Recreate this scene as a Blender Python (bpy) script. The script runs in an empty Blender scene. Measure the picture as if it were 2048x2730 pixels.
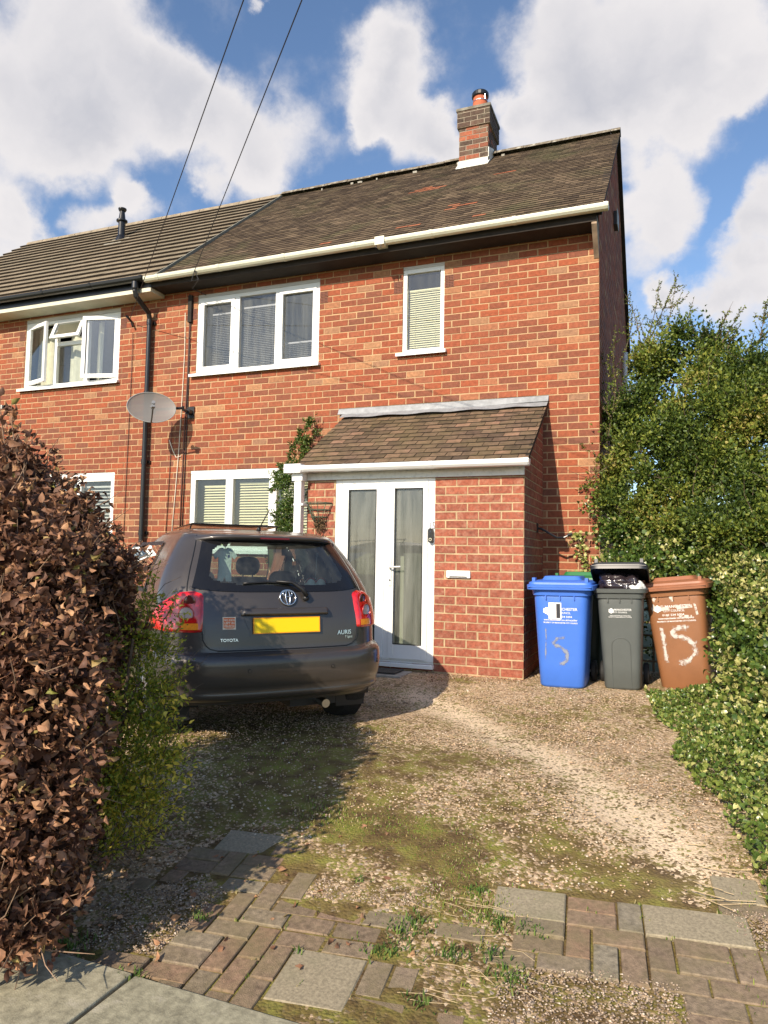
import bpy, math, random
import numpy as np
from mathutils import Vector, Matrix
random.seed(7); RNG=np.random.default_rng(11)
S=bpy.context.scene
# ------------------------------------------------------------------ camera
CAM=np.array([0.6737,-8.2183,1.1314]); FPX=1920.0
YAW,PIT,ROL=-0.3737,0.0661,0.0171
def basis():
    cy,sy=math.cos(YAW),math.sin(YAW);cp,sp=math.cos(PIT),math.sin(PIT)
    F=np.array([sy*cp,cy*cp,sp]);R=np.array([cy,-sy,0.]);U=np.cross(R,F)
    c,s=math.cos(ROL),math.sin(ROL)
    return F,R*c+U*s,-R*s+U*c
CF,CR,CU=basis()
cd=bpy.data.cameras.new('camera');cam=bpy.data.objects.new('camera',cd);S.collection.objects.link(cam)
cam.matrix_world=Matrix(((CR[0],CU[0],-CF[0],CAM[0]),(CR[1],CU[1],-CF[1],CAM[1]),(CR[2],CU[2],-CF[2],CAM[2]),(0,0,0,1)))
cd.sensor_fit='HORIZONTAL';cd.sensor_width=36;cd.lens=FPX/2048*36;cd.clip_start=.05;cd.clip_end=3000
S.camera=cam
def raydir(x,y):  # photo pixel (2048 wide) to a direction; used to lay places out in the world
    return CF+CR*(x-1024)/FPX-CU*(y-1365)/FPX
# ------------------------------------------------------------------ light
SUN=np.array([-.155,-1.,.60]);SUN/=np.linalg.norm(SUN)
sl=bpy.data.lights.new('sun','SUN');sl.energy=5.0;sl.angle=math.radians(.5);sl.color=(1,.87,.70)
so=bpy.data.objects.new('sun',sl);S.collection.objects.link(so);so.location=(-5,-30,20)
so.rotation_euler=Vector(SUN).to_track_quat('Z','Y').to_euler()
S.view_settings.view_transform='Standard';S.view_settings.look='None';S.view_settings.exposure=0.33;S.view_settings.gamma=1
W=bpy.data.worlds.new('World');S.world=W;W.use_nodes=True
nt=W.node_tree;nt.nodes.clear()
def N(nt,t,**k):
    n=nt.nodes.new(t)
    for a,b in k.items():
        if a=='op':n.operation=b
        elif a.startswith('i_'):
            key=a[2:];n.inputs[int(key) if key.isdigit() else key].default_value=b
        else:setattr(n,a,b)
    return n
def build_world():
    L=nt.links.new
    sky=N(nt,'ShaderNodeTexSky',sky_type='NISHITA',sun_disc=False,sun_elevation=math.asin(SUN[2]),sun_rotation=math.pi+math.atan2(.155,1),air_density=1.0,dust_density=.6,ozone_density=2.2)
    geo=N(nt,'ShaderNodeTexCoord')
    # direction perturbed by noise, so that the cloud masses get torn edges
    nz=N(nt,'ShaderNodeTexNoise',i_Scale=6.0,i_Detail=9,i_Roughness=.60);L(geo.outputs['Generated'],nz.inputs['Vector'])
    sub=N(nt,'ShaderNodeVectorMath',op='SUBTRACT');sub.inputs[1].default_value=(.5,.5,.5);L(nz.outputs['Color'],sub.inputs[0])
    sc=N(nt,'ShaderNodeVectorMath',op='SCALE');sc.inputs['Scale'].default_value=.15;L(sub.outputs[0],sc.inputs[0])
    ad=N(nt,'ShaderNodeVectorMath',op='ADD');L(geo.outputs['Generated'],ad.inputs[0]);L(sc.outputs[0],ad.inputs[1])
    blobs=[(90,70,215),(230,90,150),(70,230,160),(300,230,130),(400,240,100),(470,300,110),(590,320,95),(540,390,70),(200,300,90),
     (20,420,75),(85,440,60),(50,510,90),(275,430,45),(300,470,55),(215,480,45),(440,420,40),
     (850,50,75),(800,120,75),(870,150,70),(780,220,70),(840,250,70),(900,310,70),(750,300,38),(960,290,55),(1000,340,55),
     (1190,50,105),(1330,90,170),(1480,90,180),(1620,60,140),(1250,190,110),(1380,240,140),(1520,210,110),(1640,160,70),(1120,230,50),(1170,300,90),
     (1390,400,65),(1440,440,75),(1450,500,65),(1385,560,70),(1340,480,50),
     (1630,470,60),(1610,530,60),(1655,400,50),(1465,650,50),(1420,640,35),(1545,640,45),(1620,600,50),(1600,680,60),(540,0,22)]
    acc=None
    for x,y,r in blobs:
        d=raydir(x*1.2345,y*1.2345);ln=np.linalg.norm(d);d=d/ln
        ra=r*1.2345/FPX/ln
        v=N(nt,'ShaderNodeVectorMath',op='DISTANCE');L(ad.outputs[0],v.inputs[0]);v.inputs[1].default_value=d
        m=N(nt,'ShaderNodeMapRange',interpolation_type='SMOOTHSTEP');m.inputs['From Min'].default_value=ra*1.4;m.inputs['From Max'].default_value=ra*.30
        L(v.outputs['Value'],m.inputs['Value'])
        if acc is None: acc=m.outputs[0]
        else:
            a=N(nt,'ShaderNodeMath',op='ADD');L(acc,a.inputs[0]);L(m.outputs[0],a.inputs[1]);acc=a.outputs[0]
    # scattered cloud over the rest of the sky (seen in reflections)
    nb=N(nt,'ShaderNodeTexNoise',i_Scale=2.3,i_Detail=6,i_Roughness=.6);L(geo.outputs['Generated'],nb.inputs['Vector'])
    mb=N(nt,'ShaderNodeMapRange');mb.inputs['From Min'].default_value=.52;mb.inputs['From Max'].default_value=.66
    L(nb.outputs['Fac'],mb.inputs['Value'])
    sp=N(nt,'ShaderNodeSeparateXYZ');L(geo.outputs['Generated'],sp.inputs[0])
    bk=N(nt,'ShaderNodeMapRange');bk.inputs['From Min'].default_value=.1;bk.inputs['From Max'].default_value=-.2;L(sp.outputs['Y'],bk.inputs['Value'])
    mm=N(nt,'ShaderNodeMath',op='MULTIPLY');L(mb.outputs[0],mm.inputs[0]);L(bk.outputs[0],mm.inputs[1])
    aa=N(nt,'ShaderNodeMath',op='ADD');L(acc,aa.inputs[0]);L(mm.outputs[0],aa.inputs[1])
    nf=N(nt,'ShaderNodeTexNoise',i_Scale=8,i_Detail=9,i_Roughness=.60);L(geo.outputs['Generated'],nf.inputs['Vector'])
    nm=N(nt,'ShaderNodeMapRange');nm.inputs['From Min'].default_value=.3;nm.inputs['From Max'].default_value=.7;nm.inputs['To Min'].default_value=-.50;nm.inputs['To Max'].default_value=.50
    L(nf.outputs['Fac'],nm.inputs['Value'])
    a2=N(nt,'ShaderNodeMath',op='ADD');L(aa.outputs[0],a2.inputs[0]);L(nm.outputs[0],a2.inputs[1])
    den=N(nt,'ShaderNodeMapRange',interpolation_type='SMOOTHSTEP');den.inputs['From Min'].default_value=.02;den.inputs['From Max'].default_value=1.30;L(a2.outputs[0],den.inputs['Value'])
    # thick middles are greyer than sunlit edges
    n3=N(nt,'ShaderNodeTexNoise',i_Scale=4.2,i_Detail=5,i_Roughness=.55);L(ad.outputs[0],n3.inputs['Vector'])
    th=N(nt,'ShaderNodeMapRange');th.inputs['From Min'].default_value=.8;th.inputs['From Max'].default_value=2.6;L(aa.outputs[0],th.inputs['Value'])
    t2=N(nt,'ShaderNodeMath',op='MULTIPLY');L(th.outputs[0],t2.inputs[0])
    n4=N(nt,'ShaderNodeMapRange');n4.inputs['From Min'].default_value=.35;n4.inputs['From Max'].default_value=.6;L(n3.outputs['Fac'],n4.inputs['Value']);L(n4.outputs[0],t2.inputs[1])
    cc=N(nt,'ShaderNodeMixRGB');cc.inputs[1].default_value=(.70,.675,.68,1);cc.inputs[2].default_value=(.47,.475,.52,1);L(t2.outputs[0],cc.inputs[0])
    skm=N(nt,'ShaderNodeMixRGB',blend_type='MULTIPLY',i_0=1);skm.inputs[2].default_value=(.128,.135,.143,1);L(sky.outputs[0],skm.inputs[1])
    mx=N(nt,'ShaderNodeMixRGB');L(den.outputs[0],mx.inputs[0]);L(skm.outputs[0],mx.inputs[1]);L(cc.outputs[0],mx.inputs[2])
    bg=N(nt,'ShaderNodeBackground',i_Strength=1.0);L(mx.outputs[0],bg.inputs[0])
    out=N(nt,'ShaderNodeOutputWorld');L(bg.outputs[0],out.inputs[0])
build_world()
S.cycles.max_bounces=8;S.cycles.transparent_max_bounces=24;S.cycles.glossy_bounces=4;S.cycles.caustics_reflective=False;S.cycles.caustics_refractive=False

# ------------------------------------------------------------------ ground shape
def sst(t): t=min(1,max(0,t));return t*t*(3-2*t)
def gz(y,x=0):
    return -.09*sst((-1.3-y)/1.4)-.21*sst((-4.0-y)/2.4)
def onG(x,y,lift=0):   # photo pixel of the 1659-wide copy -> point on the ground
    d=raydir(x*1.2345,y*1.2345);z=0.
    for _ in range(12):
        t=(z-CAM[2])/d[2];P=CAM+d*t;z=gz(P[1])
    return np.array([P[0],P[1],gz(P[1])+lift])
def onY(x,y,Y):
    d=raydir(x*1.2345,y*1.2345);return CAM+d*(Y-CAM[1])/d[1]
# ------------------------------------------------------------------ materials
MATS={}
def newmat(name):
    m=bpy.data.materials.new(name);m.use_nodes=True;t=m.node_tree;t.nodes.clear()
    o=N(t,'ShaderNodeOutputMaterial');b=N(t,'ShaderNodeBsdfPrincipled');t.links.new(b.outputs[0],o.inputs[0])
    return m,t,b,o
def ramp(t,stops,fac,interp='LINEAR'):
    r=N(t,'ShaderNodeValToRGB');cr=r.color_ramp;cr.interpolation=interp
    while len(cr.elements)<len(stops): cr.elements.new(.5)
    for e,(p,c) in zip(cr.elements,stops): e.position=p;e.color=(*c,1)
    if fac is not None:t.links.new(fac,r.inputs[0])
    return r
def mat(name,col,rough=.6,metal=0,var=.0,scale=6,bump=0,bscale=60,coat=0,spec=.5,stain=None,stain_amt=.5,stain_scale=3,emit=0):
    if name in MATS:return MATS[name]
    m,t,b,o=newmat(name);L=t.links.new
    b.inputs['Roughness'].default_value=rough;b.inputs['Metallic'].default_value=metal;b.inputs['Coat Weight'].default_value=coat;b.inputs['Coat Roughness'].default_value=.06;b.inputs['Specular IOR Level'].default_value=spec
    g=N(t,'ShaderNodeNewGeometry')
    c=None
    if var:
        n=N(t,'ShaderNodeTexNoise',i_Scale=scale,i_Detail=6,i_Roughness=.6);L(g.outputs['Position'],n.inputs['Vector'])
        r=ramp(t,[(.3,tuple(x*(1-var) for x in col)),(.7,tuple(min(1,x*(1+var)) for x in col))],n.outputs['Fac']);c=r.outputs[0]
    if stain:
        n=N(t,'ShaderNodeTexNoise',i_Scale=stain_scale,i_Detail=8,i_Roughness=.65);L(g.outputs['Position'],n.inputs['Vector'])
        r2=ramp(t,[(.5,(0,0,0)),(.72,(stain_amt,)*3)],n.outputs['Fac'])
        mx=N(t,'ShaderNodeMixRGB');L(r2.outputs[0],mx.inputs[0])
        if c is None: mx.inputs[1].default_value=(*col,1)
        else:L(c,mx.inputs[1])
        mx.inputs[2].default_value=(*stain,1);c=mx.outputs[0]
    if c is None:b.inputs['Base Color'].default_value=(*col,1)
    else:L(c,b.inputs['Base Color'])
    if bump:
        n=N(t,'ShaderNodeTexNoise',i_Scale=bscale,i_Detail=5);L(g.outputs['Position'],n.inputs['Vector'])
        bp=N(t,'ShaderNodeBump',i_Strength=bump,i_Distance=.01);L(n.outputs['Fac'],bp.inputs['Height']);L(bp.outputs[0],b.inputs['Normal'])
    if emit:
        b.inputs['Emission Color'].default_value=(*col,1);b.inputs['Emission Strength'].default_value=emit
    MATS[name]=m;return m
def mat_rnd(name,stops,rough=.85,scale=30,mott=.35,bump=.5,bscale=120,big=None,bigscale=1.2,bigpos=(.45,.75),bigamt=1,transl=0,spec=.3,interp='LINEAR',bd=.004):
    """colour picked per piece from the face attribute rnd, mottled by noise"""
    if name in MATS:return MATS[name]
    m,t,b,o=newmat(name);L=t.links.new
    a=N(t,'ShaderNodeAttribute',attribute_name='rnd')
    r=ramp(t,stops,a.outputs['Fac'],interp);c=r.outputs[0]
    g=N(t,'ShaderNodeNewGeometry')
    if mott:
        n=N(t,'ShaderNodeTexNoise',i_Scale=scale,i_Detail=6,i_Roughness=.65);L(g.outputs['Position'],n.inputs['Vector'])
        mr=N(t,'ShaderNodeMapRange');mr.inputs['From Min'].default_value=.3;mr.inputs['From Max'].default_value=.7;mr.inputs['To Min'].default_value=1-mott;mr.inputs['To Max'].default_value=1+mott
        L(n.outputs['Fac'],mr.inputs['Value'])
        v=N(t,'ShaderNodeVectorMath',op='SCALE');L(c,v.inputs[0]);L(mr.outputs[0],v.inputs['Scale']);c=v.outputs[0]
    if big:
        n=N(t,'ShaderNodeTexNoise',i_Scale=bigscale,i_Detail=7,i_Roughness=.65);L(g.outputs['Position'],n.inputs['Vector'])
        r2=ramp(t,[(bigpos[0],(0,0,0)),(bigpos[1],(bigamt,)*3)],n.outputs['Fac'])
        mx=N(t,'ShaderNodeMixRGB');L(r2.outputs[0],mx.inputs[0]);L(c,mx.inputs[1]);mx.inputs[2].default_value=(*big,1);c=mx.outputs[0]
    L(c,b.inputs['Base Color']);b.inputs['Roughness'].default_value=rough;b.inputs['Specular IOR Level'].default_value=spec
    if bump:
        n=N(t,'ShaderNodeTexNoise',i_Scale=bscale,i_Detail=4);L(g.outputs['Position'],n.inputs['Vector'])
        bp=N(t,'ShaderNodeBump',i_Strength=bump,i_Distance=bd);L(n.outputs['Fac'],bp.inputs['Height']);L(bp.outputs[0],b.inputs['Normal'])
    if transl:
        tr=N(t,'ShaderNodeBsdfTranslucent');L(c,tr.inputs[0]);ms=N(t,'ShaderNodeMixShader',i_0=transl)
        L(b.outputs[0],ms.inputs[1]);L(tr.outputs[0],ms.inputs[2]);L(ms.outputs[0],o.inputs[0])
    MATS[name]=m;return m
def mat_glass(name,tint=(1,1,1),refl=1.0,rough=.0,film=0):
    if name in MATS:return MATS[name]
    m,t,b,o=newmat(name);t.nodes.remove(b);L=t.links.new
    tr=N(t,'ShaderNodeBsdfTransparent');tr.inputs[0].default_value=(*tint,1)
    gl=N(t,'ShaderNodeBsdfGlossy');gl.inputs['Roughness'].default_value=rough;gl.inputs[0].default_value=(refl,refl,refl,1)
    f=N(t,'ShaderNodeFresnel',i_IOR=1.5);mf=N(t,'ShaderNodeMath',op='MULTIPLY_ADD');mf.inputs[1].default_value=1.6;mf.inputs[2].default_value=.02;L(f.outputs[0],mf.inputs[0])
    ms=N(t,'ShaderNodeMixShader');L(mf.outputs[0],ms.inputs[0]);L(tr.outputs[0],ms.inputs[1]);L(gl.outputs[0],ms.inputs[2])
    last=ms.outputs[0]
    if film:  # pale streaky diffuse layer mixed over the glass
        g=N(t,'ShaderNodeNewGeometry');mp=N(t,'ShaderNodeMapping');mp.inputs['Scale'].default_value=(9,9,.9);L(g.outputs['Position'],mp.inputs[0])
        n=N(t,'ShaderNodeTexNoise',i_Scale=1.6,i_Detail=8,i_Roughness=.6);L(mp.outputs[0],n.inputs['Vector'])
        r=ramp(t,[(.35,(film*.25,)*3),(.75,(film,)*3)],n.outputs['Fac'])
        df=N(t,'ShaderNodeBsdfDiffuse');df.inputs[0].default_value=(.42,.43,.38,1)
        m2=N(t,'ShaderNodeMixShader');L(r.outputs[0],m2.inputs[0]);L(last,m2.inputs[1]);L(df.outputs[0],m2.inputs[2]);last=m2.outputs[0]
    L(last,o.inputs[0]);MATS[name]=m;return m
def mat_spray(name,col,cover=.5,scale=40):
    m,t,b,o=newmat(name);L=t.links.new
    b.inputs['Base Color'].default_value=(*col,1);b.inputs['Roughness'].default_value=.7
    tr=N(t,'ShaderNodeBsdfTransparent');g=N(t,'ShaderNodeNewGeometry');a=N(t,'ShaderNodeAttribute',attribute_name='rnd')
    n=N(t,'ShaderNodeTexNoise',i_Scale=scale,i_Detail=5);L(g.outputs['Position'],n.inputs['Vector'])
    s=N(t,'ShaderNodeMath',op='ADD');L(n.outputs['Fac'],s.inputs[0]);L(a.outputs['Fac'],s.inputs[1])
    r=ramp(t,[(cover+.3,(0,0,0)),(min(1,cover+.55),(.9,.9,.9))],s.outputs[0])
    ms=N(t,'ShaderNodeMixShader');L(r.outputs[0],ms.inputs[0]);L(tr.outputs[0],ms.inputs[1]);L(b.outputs[0],ms.inputs[2]);L(ms.outputs[0],o.inputs[0])
    return m
# ------------------------------------------------------------------ mesh helpers
def tag(o,label=None,cat=None,group=None,kind=None):
    if label:o['label']=label
    if cat:o['category']=cat
    if group:o['group']=group
    if kind:o['kind']=kind
    return o
def thing(name,label,cat,loc=(0,0,0),group=None):
    o=bpy.data.objects.new(name,None);S.collection.objects.link(o);o.location=loc;o.empty_display_size=.1
    return tag(o,label,cat,group)
def link(o,parent):
    S.collection.objects.link(o)
    if parent is not None:
        loc=Vector(parent.location) if parent.parent is None else Vector((0,0,0))
        if o.parent is None:
            o.parent=parent;o.matrix_parent_inverse=Matrix.Translation(-loc)
    return o
class MB:
    def __init__(s):s.v=[];s.f=[];s.r=[];s.m=[]
    def quad(s,a,b,c,d,rnd=0,mi=0):
        n=len(s.v);s.v+=[tuple(a),tuple(b),tuple(c),tuple(d)];s.f.append((n,n+1,n+2,n+3));s.r.append(rnd);s.m.append(mi)
    def poly(s,pts,rnd=0,mi=0):
        n=len(s.v);s.v+=[tuple(p) for p in pts];s.f.append(tuple(range(n,n+len(pts))));s.r.append(rnd);s.m.append(mi)
    def hexa(s,c,rnd=0,mi=0,skip=()):
        n=len(s.v);s.v+=[tuple(p) for p in c]
        for k,f in enumerate(((0,3,2,1),(4,5,6,7),(0,1,5,4),(1,2,6,5),(2,3,7,6),(3,0,4,7))):
            if k in skip:continue
            s.f.append(tuple(n+i for i in f));s.r.append(rnd);s.m.append(mi)
    def box(s,x0,x1,y0,y1,z0,z1,rnd=0,mi=0,skip=()):
        s.hexa([(x0,y0,z0),(x1,y0,z0),(x1,y1,z0),(x0,y1,z0),(x0,y0,z1),(x1,y0,z1),(x1,y1,z1),(x0,y1,z1)],rnd,mi,skip)
    def obox(s,c,ax,ay,az,rnd=0,mi=0):
        c,ax,ay,az=map(np.array,(c,ax,ay,az))
        s.hexa([c-ax-ay-az,c+ax-ay-az,c+ax+ay-az,c-ax+ay-az,c-ax-ay+az,c+ax-ay+az,c+ax+ay+az,c-ax+ay+az],rnd,mi)
    def tube(s,pts,r,n=8,rnd=0,mi=0,caps=True,closed=False):
        pts=[np.array(p,float) for p in pts];m=len(pts);rr=r if hasattr(r,'__len__') else [r]*m
        base=len(s.v);up=np.array([0,0,1.]);prev=None
        for i,p in enumerate(pts):
            d=(pts[(i+1)%m]-pts[i-1]) if closed or 0<i<m-1 else (pts[1]-pts[0] if i==0 else pts[-1]-pts[-2])
            d=d/(np.linalg.norm(d)+1e-9)
            a=np.cross(d,up if prev is None else prev)
            if prev is not None: a=prev-d*(prev@d)
            if np.linalg.norm(a)<1e-4:a=np.cross(d,[1,0,0])
            a/=np.linalg.norm(a);prev=a;b=np.cross(d,a)
            for k in range(n):
                t=2*math.pi*k/n;s.v.append(tuple(p+rr[i]*(a*math.cos(t)+b*math.sin(t))))
        for i in range(m if closed else m-1):
            j=(i+1)%m
            for k in range(n):
                k2=(k+1)%n;s.f.append((base+i*n+k,base+i*n+k2,base+j*n+k2,base+j*n+k));s.r.append(rnd);s.m.append(mi)
        if caps and not closed:
            s.f.append(tuple(base+k for k in range(n))[::-1]);s.r.append(rnd);s.m.append(mi)
            s.f.append(tuple(base+(m-1)*n+k for k in range(n)));s.r.append(rnd);s.m.append(mi)
    def lathe(s,prof,c,axis=(0,0,1),n=20,rnd=0,mi=0):
        c=np.array(c,float);a=np.array(axis,float);a/=np.linalg.norm(a)
        u=np.cross(a,[0,0,1.] if abs(a[2])<.9 else [1.,0,0]);u/=np.linalg.norm(u);w=np.cross(a,u);base=len(s.v)
        for r,h in prof:
            for k in range(n):
                t=2*math.pi*k/n;s.v.append(tuple(c+a*h+r*(u*math.cos(t)+w*math.sin(t))))
        for i in range(len(prof)-1):
            for k in range(n):
                k2=(k+1)%n;s.f.append((base+i*n+k,base+i*n+k2,base+(i+1)*n+k2,base+(i+1)*n+k));s.r.append(rnd);s.m.append(mi)
    def grid(s,fn,nu,nv,keep=None,rnd=0,mi=0,mfn=None):
        base=len(s.v)
        for j in range(nv+1):
            for i in range(nu+1):s.v.append(tuple(fn(i/nu,j/nv)))
        for j in range(nv):
            for i in range(nu):
                if keep and not keep((i+.5)/nu,(j+.5)/nv):continue
                a=base+j*(nu+1)+i;s.f.append((a,a+1,a+nu+2,a+nu+1));s.r.append(rnd);s.m.append(mfn((i+.5)/nu,(j+.5)/nv) if mfn else mi)
    def build(s,name,mats,parent=None,smooth=False,bevel=0,angle=None):
        if not isinstance(mats,(list,tuple)):mats=[mats]
        me=bpy.data.meshes.new(name);me.from_pydata(s.v,[],s.f)
        for m in mats:me.materials.append(m)
        if len(s.f):
            me.polygons.foreach_set('material_index',s.m)
            a=me.attributes.new('rnd','FLOAT','FACE');a.data.foreach_set('value',s.r)
            if smooth:me.polygons.foreach_set('use_smooth',[True]*len(s.f))
        if angle is not None:
            import bmesh
            bm=bmesh.new();bm.from_mesh(me);bmesh.ops.remove_doubles(bm,verts=bm.verts,dist=1e-4);bmesh.ops.recalc_face_normals(bm,faces=bm.faces)
            for e in bm.edges:
                if len(e.link_faces)==2 and e.calc_face_angle(0)>math.radians(angle):e.smooth=False
            bm.to_mesh(me);bm.free()
        me.update();o=bpy.data.objects.new(name,me)
        if bevel:
            b=o.modifiers.new('bevel','BEVEL');b.width=bevel;b.segments=2;b.limit_method='ANGLE'
        return link(o,parent)
def fastmesh(name,V,Fc,mats,rnd=None,parent=None,smooth=False,mi=None):
    """V (n,3), Fc (m,k) arrays"""
    me=bpy.data.meshes.new(name);V=np.asarray(V,np.float32);Fc=np.asarray(Fc,np.int32);k=Fc.shape[1]
    me.vertices.add(len(V));me.vertices.foreach_set('co',V.ravel())
    me.loops.add(Fc.size);me.loops.foreach_set('vertex_index',Fc.ravel())
    me.polygons.add(len(Fc));me.polygons.foreach_set('loop_start',np.arange(0,Fc.size,k,dtype=np.int32))
    try: me.polygons.foreach_set('loop_total',np.full(len(Fc),k,np.int32))
    except Exception: pass
    if not isinstance(mats,(list,tuple)):mats=[mats]
    for m in mats:me.materials.append(m)
    if mi is not None:me.polygons.foreach_set('material_index',np.asarray(mi,np.int32))
    me.update(calc_edges=True)
    if rnd is not None:
        a=me.attributes.new('rnd','FLOAT','FACE');a.data.foreach_set('value',np.asarray(rnd,np.float32))
    if smooth or 'lea' in name or 'ivy' in name:me.polygons.foreach_set('use_smooth',np.ones(len(Fc),bool))
    me.validate();o=bpy.data.objects.new(name,me);return link(o,parent)
_tc={}
def text2d(body,size,sx=1.0,bold=0):
    k=(body,bold)
    if k not in _tc:
        cu=bpy.data.curves.new('t','FONT');cu.body=body;cu.size=1;cu.align_x='CENTER';cu.align_y='CENTER';cu.resolution_u=3;cu.offset=bold
        ob=bpy.data.objects.new('t',cu);S.collection.objects.link(ob)
        me=bpy.data.meshes.new_from_object(ob.evaluated_get(bpy.context.evaluated_depsgraph_get()))
        _tc[k]=([(v.co.x,v.co.y) for v in me.vertices],[tuple(p.vertices) for p in me.polygons])
        bpy.data.objects.remove(ob);bpy.data.curves.remove(cu);bpy.data.meshes.remove(me)
    v,f=_tc[k];return [(x*size*sx,y*size) for x,y in v],f
def put_text(mb,body,size,fn,cx=0,cy=0,sx=1.0,mi=0,bold=0):
    v,f=text2d(body,size,sx,bold);n=len(mb.v)
    mb.v+=[tuple(fn(cx+x,cy+y)) for x,y in v]
    for p in f:mb.f.append(tuple(n+i for i in p));mb.r.append(0);mb.m.append(mi)
# leaves: base, left, tip, right, middle -> 4 triangles each
def leaf_mesh(P,D,size,width=.6,fold=.25,curl=.2,up=None):
    n=len(P);D=D/(np.linalg.norm(D,axis=1,keepdims=True)+1e-9)
    A=RNG.normal(size=(n,3)) if up is None else up+RNG.normal(size=(n,3))*.5
    Sd=np.cross(D,A);Sd/=np.linalg.norm(Sd,axis=1,keepdims=True)+1e-9;Nn=np.cross(Sd,D)
    s=size[:,None];cu_=s*curl*RNG.uniform(-.4,1.3,(n,1));fo=s*fold*RNG.uniform(.1,1.2,(n,1));tw=RNG.uniform(-.5,.5,(n,1))*fo;w=s*width*RNG.uniform(.38,.55,(n,1))
    b=P;m1=P+D*s*.32+Nn*cu_*.25;m2=P+D*s*.68+Nn*cu_*.12;t=P+D*s-Nn*cu_
    l1=m1-Sd*w*.92+Nn*(fo+tw);r1=m1+Sd*w*.92+Nn*(fo-tw);l2=m2-Sd*w*.78+Nn*(fo*.7-tw)-D*s*.04;r2=m2+Sd*w*.78+Nn*(fo*.7+tw)-D*s*.04
    V=np.stack([b,l1,m1,r1,l2,m2,r2,t],1).reshape(-1,3)
    base=np.arange(n)[:,None]*8
    T=[(0,2,1),(0,3,2),(1,2,5),(1,5,4),(2,3,6),(2,6,5),(4,5,7),(5,6,7)]
    Fc=np.concatenate([base+np.array([t_]) for t_ in T],1).reshape(-1,3)
    return V,Fc
def rdir(n):
    d=RNG.normal(size=(n,3));return d/np.linalg.norm(d,axis=1,keepdims=True)
# ------------------------------------------------------------------ shared materials
M={}
M['brick']=mat_rnd('house brick',[(0,(.19,.075,.048)),(.22,(.225,.070,.038)),(.42,(.28,.076,.037)),(.62,(.325,.086,.038)),(.84,(.31,.10,.052)),(.95,(.40,.20,.10)),(1,(.28,.15,.09))],mott=.28,scale=26,big=(.17,.085,.055),bigscale=.9,bigpos=(.45,.8),bigamt=.55,bump=.6,bscale=90)
M['brick_porch']=mat_rnd('porch brick',[(0,(.25,.082,.052)),(.5,(.30,.088,.052)),(1,(.34,.108,.064))],mott=.38,scale=30,bump=.9,bscale=70,big=(.46,.27,.18),bigscale=17,bigpos=(.48,.80),bigamt=.75)
M['mortar']=mat('mortar',(.48,.31,.17),.95,var=.22,scale=5,bump=.5,bscale=150,stain=(.30,.19,.12),stain_scale=1.1,stain_amt=.6)
M['mortar_dk']=mat('porch mortar',(.46,.34,.20),.95,var=.25,scale=9,bump=.6,bscale=120)
M['mortar_old']=mat('chimney mortar',(.30,.25,.19),.95,var=.25,scale=9)
M['tile']=mat_rnd('clay roof tile',[(0,(.066,.044,.027)),(.5,(.112,.077,.046)),(.9,(.15,.106,.063)),(1,(.18,.125,.078))],mott=.35,scale=9,bump=.6,bscale=60,big=(.10,.105,.04),bigscale=.9,bigpos=(.52,.8))
M['tile_red']=mat_rnd('new clay tile',[(0,(.42,.13,.06)),(1,(.30,.12,.06))],mott=.3,scale=9)
M['tile_edge']=mat_rnd('dark tile edge',[(0,(.022,.017,.014)),(1,(.05,.04,.03))],mott=.3)  # near-black colour for the front and side faces of the tiles
M['tile2']=mat_rnd('concrete roof tile',[(0,(.215,.17,.11)),(1,(.28,.225,.15))],mott=.25,scale=6,bump=.4,big=(.2,.17,.11),bigscale=.8)
M['tile3']=mat_rnd('porch roof tile',[(0,(.075,.05,.035)),(.4,(.14,.09,.06)),(.8,(.19,.125,.08)),(1,(.26,.15,.10))],mott=.4,scale=14,bump=.8,bscale=60,big=(.12,.095,.04),bigscale=2.6,bigpos=(.38,.7),bigamt=.7)
M['ridge']=mat('ridge tile',(.17,.14,.10),.95,var=.4,scale=9,bump=.6,stain=(.55,.55,.48),stain_scale=9,stain_amt=.9)
M['upvc']=mat('white plastic frame',(.86,.86,.84),.28,var=.02,spec=.5)
M['upvc_old']=mat('weathered white plastic',(.68,.67,.60),.45,var=.1,scale=8,stain=(.42,.40,.32),stain_scale=4,stain_amt=.5)
M['gutter']=mat('cream gutter',(.66,.66,.53),.4,var=.06,scale=5,stain=(.40,.42,.30),stain_scale=3,stain_amt=.45)
M['black_pl']=mat('black plastic',(.012,.012,.013),.28)
M['soffit_dk']=mat('stained eaves board with painted shade',(.026,.02,.016),.9,var=.4,scale=5,bump=.4)  # dark stain, deepened so the colour carries the gutter's shade on the fascia
M['lead']=mat('grey lead sheet',(.27,.28,.29),.6,metal=.1,var=.2,scale=12,bump=.4,bscale=16,stain=(.48,.50,.52),stain_scale=8)
M['blind']=mat('blind slat',(.80,.75,.50),.6)
M['blind_gy']=mat('grey blind slat',(.72,.70,.66),.6)
M['dark_room']=mat('dim room wall',(.055,.058,.07),.9)
M['plaster']=mat('porch plaster',(.55,.56,.48),.9,var=.08)
M['curtain']=mat('net curtain',(.66,.64,.5),.9,var=.12,scale=9)
M['glass']=mat_glass('window glass',(.86,.9,.9),film=.10)
M['glass_up']=mat_glass('upper window glass',(.74,.77,.82),film=.24)
M['glass_door']=mat_glass('door glass',(.70,.75,.70),film=.42)
M['steel']=mat('steel',(.6,.6,.6),.3,metal=1)
M['wire']=mat('black cable',(.02,.018,.018),.6)
M['brown_wire']=mat('brown cable',(.12,.05,.035),.6)
M['white_wire']=mat('white cable',(.75,.68,.55),.6)
M['wood']=mat('weathered wood',(.24,.17,.11),.9,var=.3,scale=18)
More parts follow.
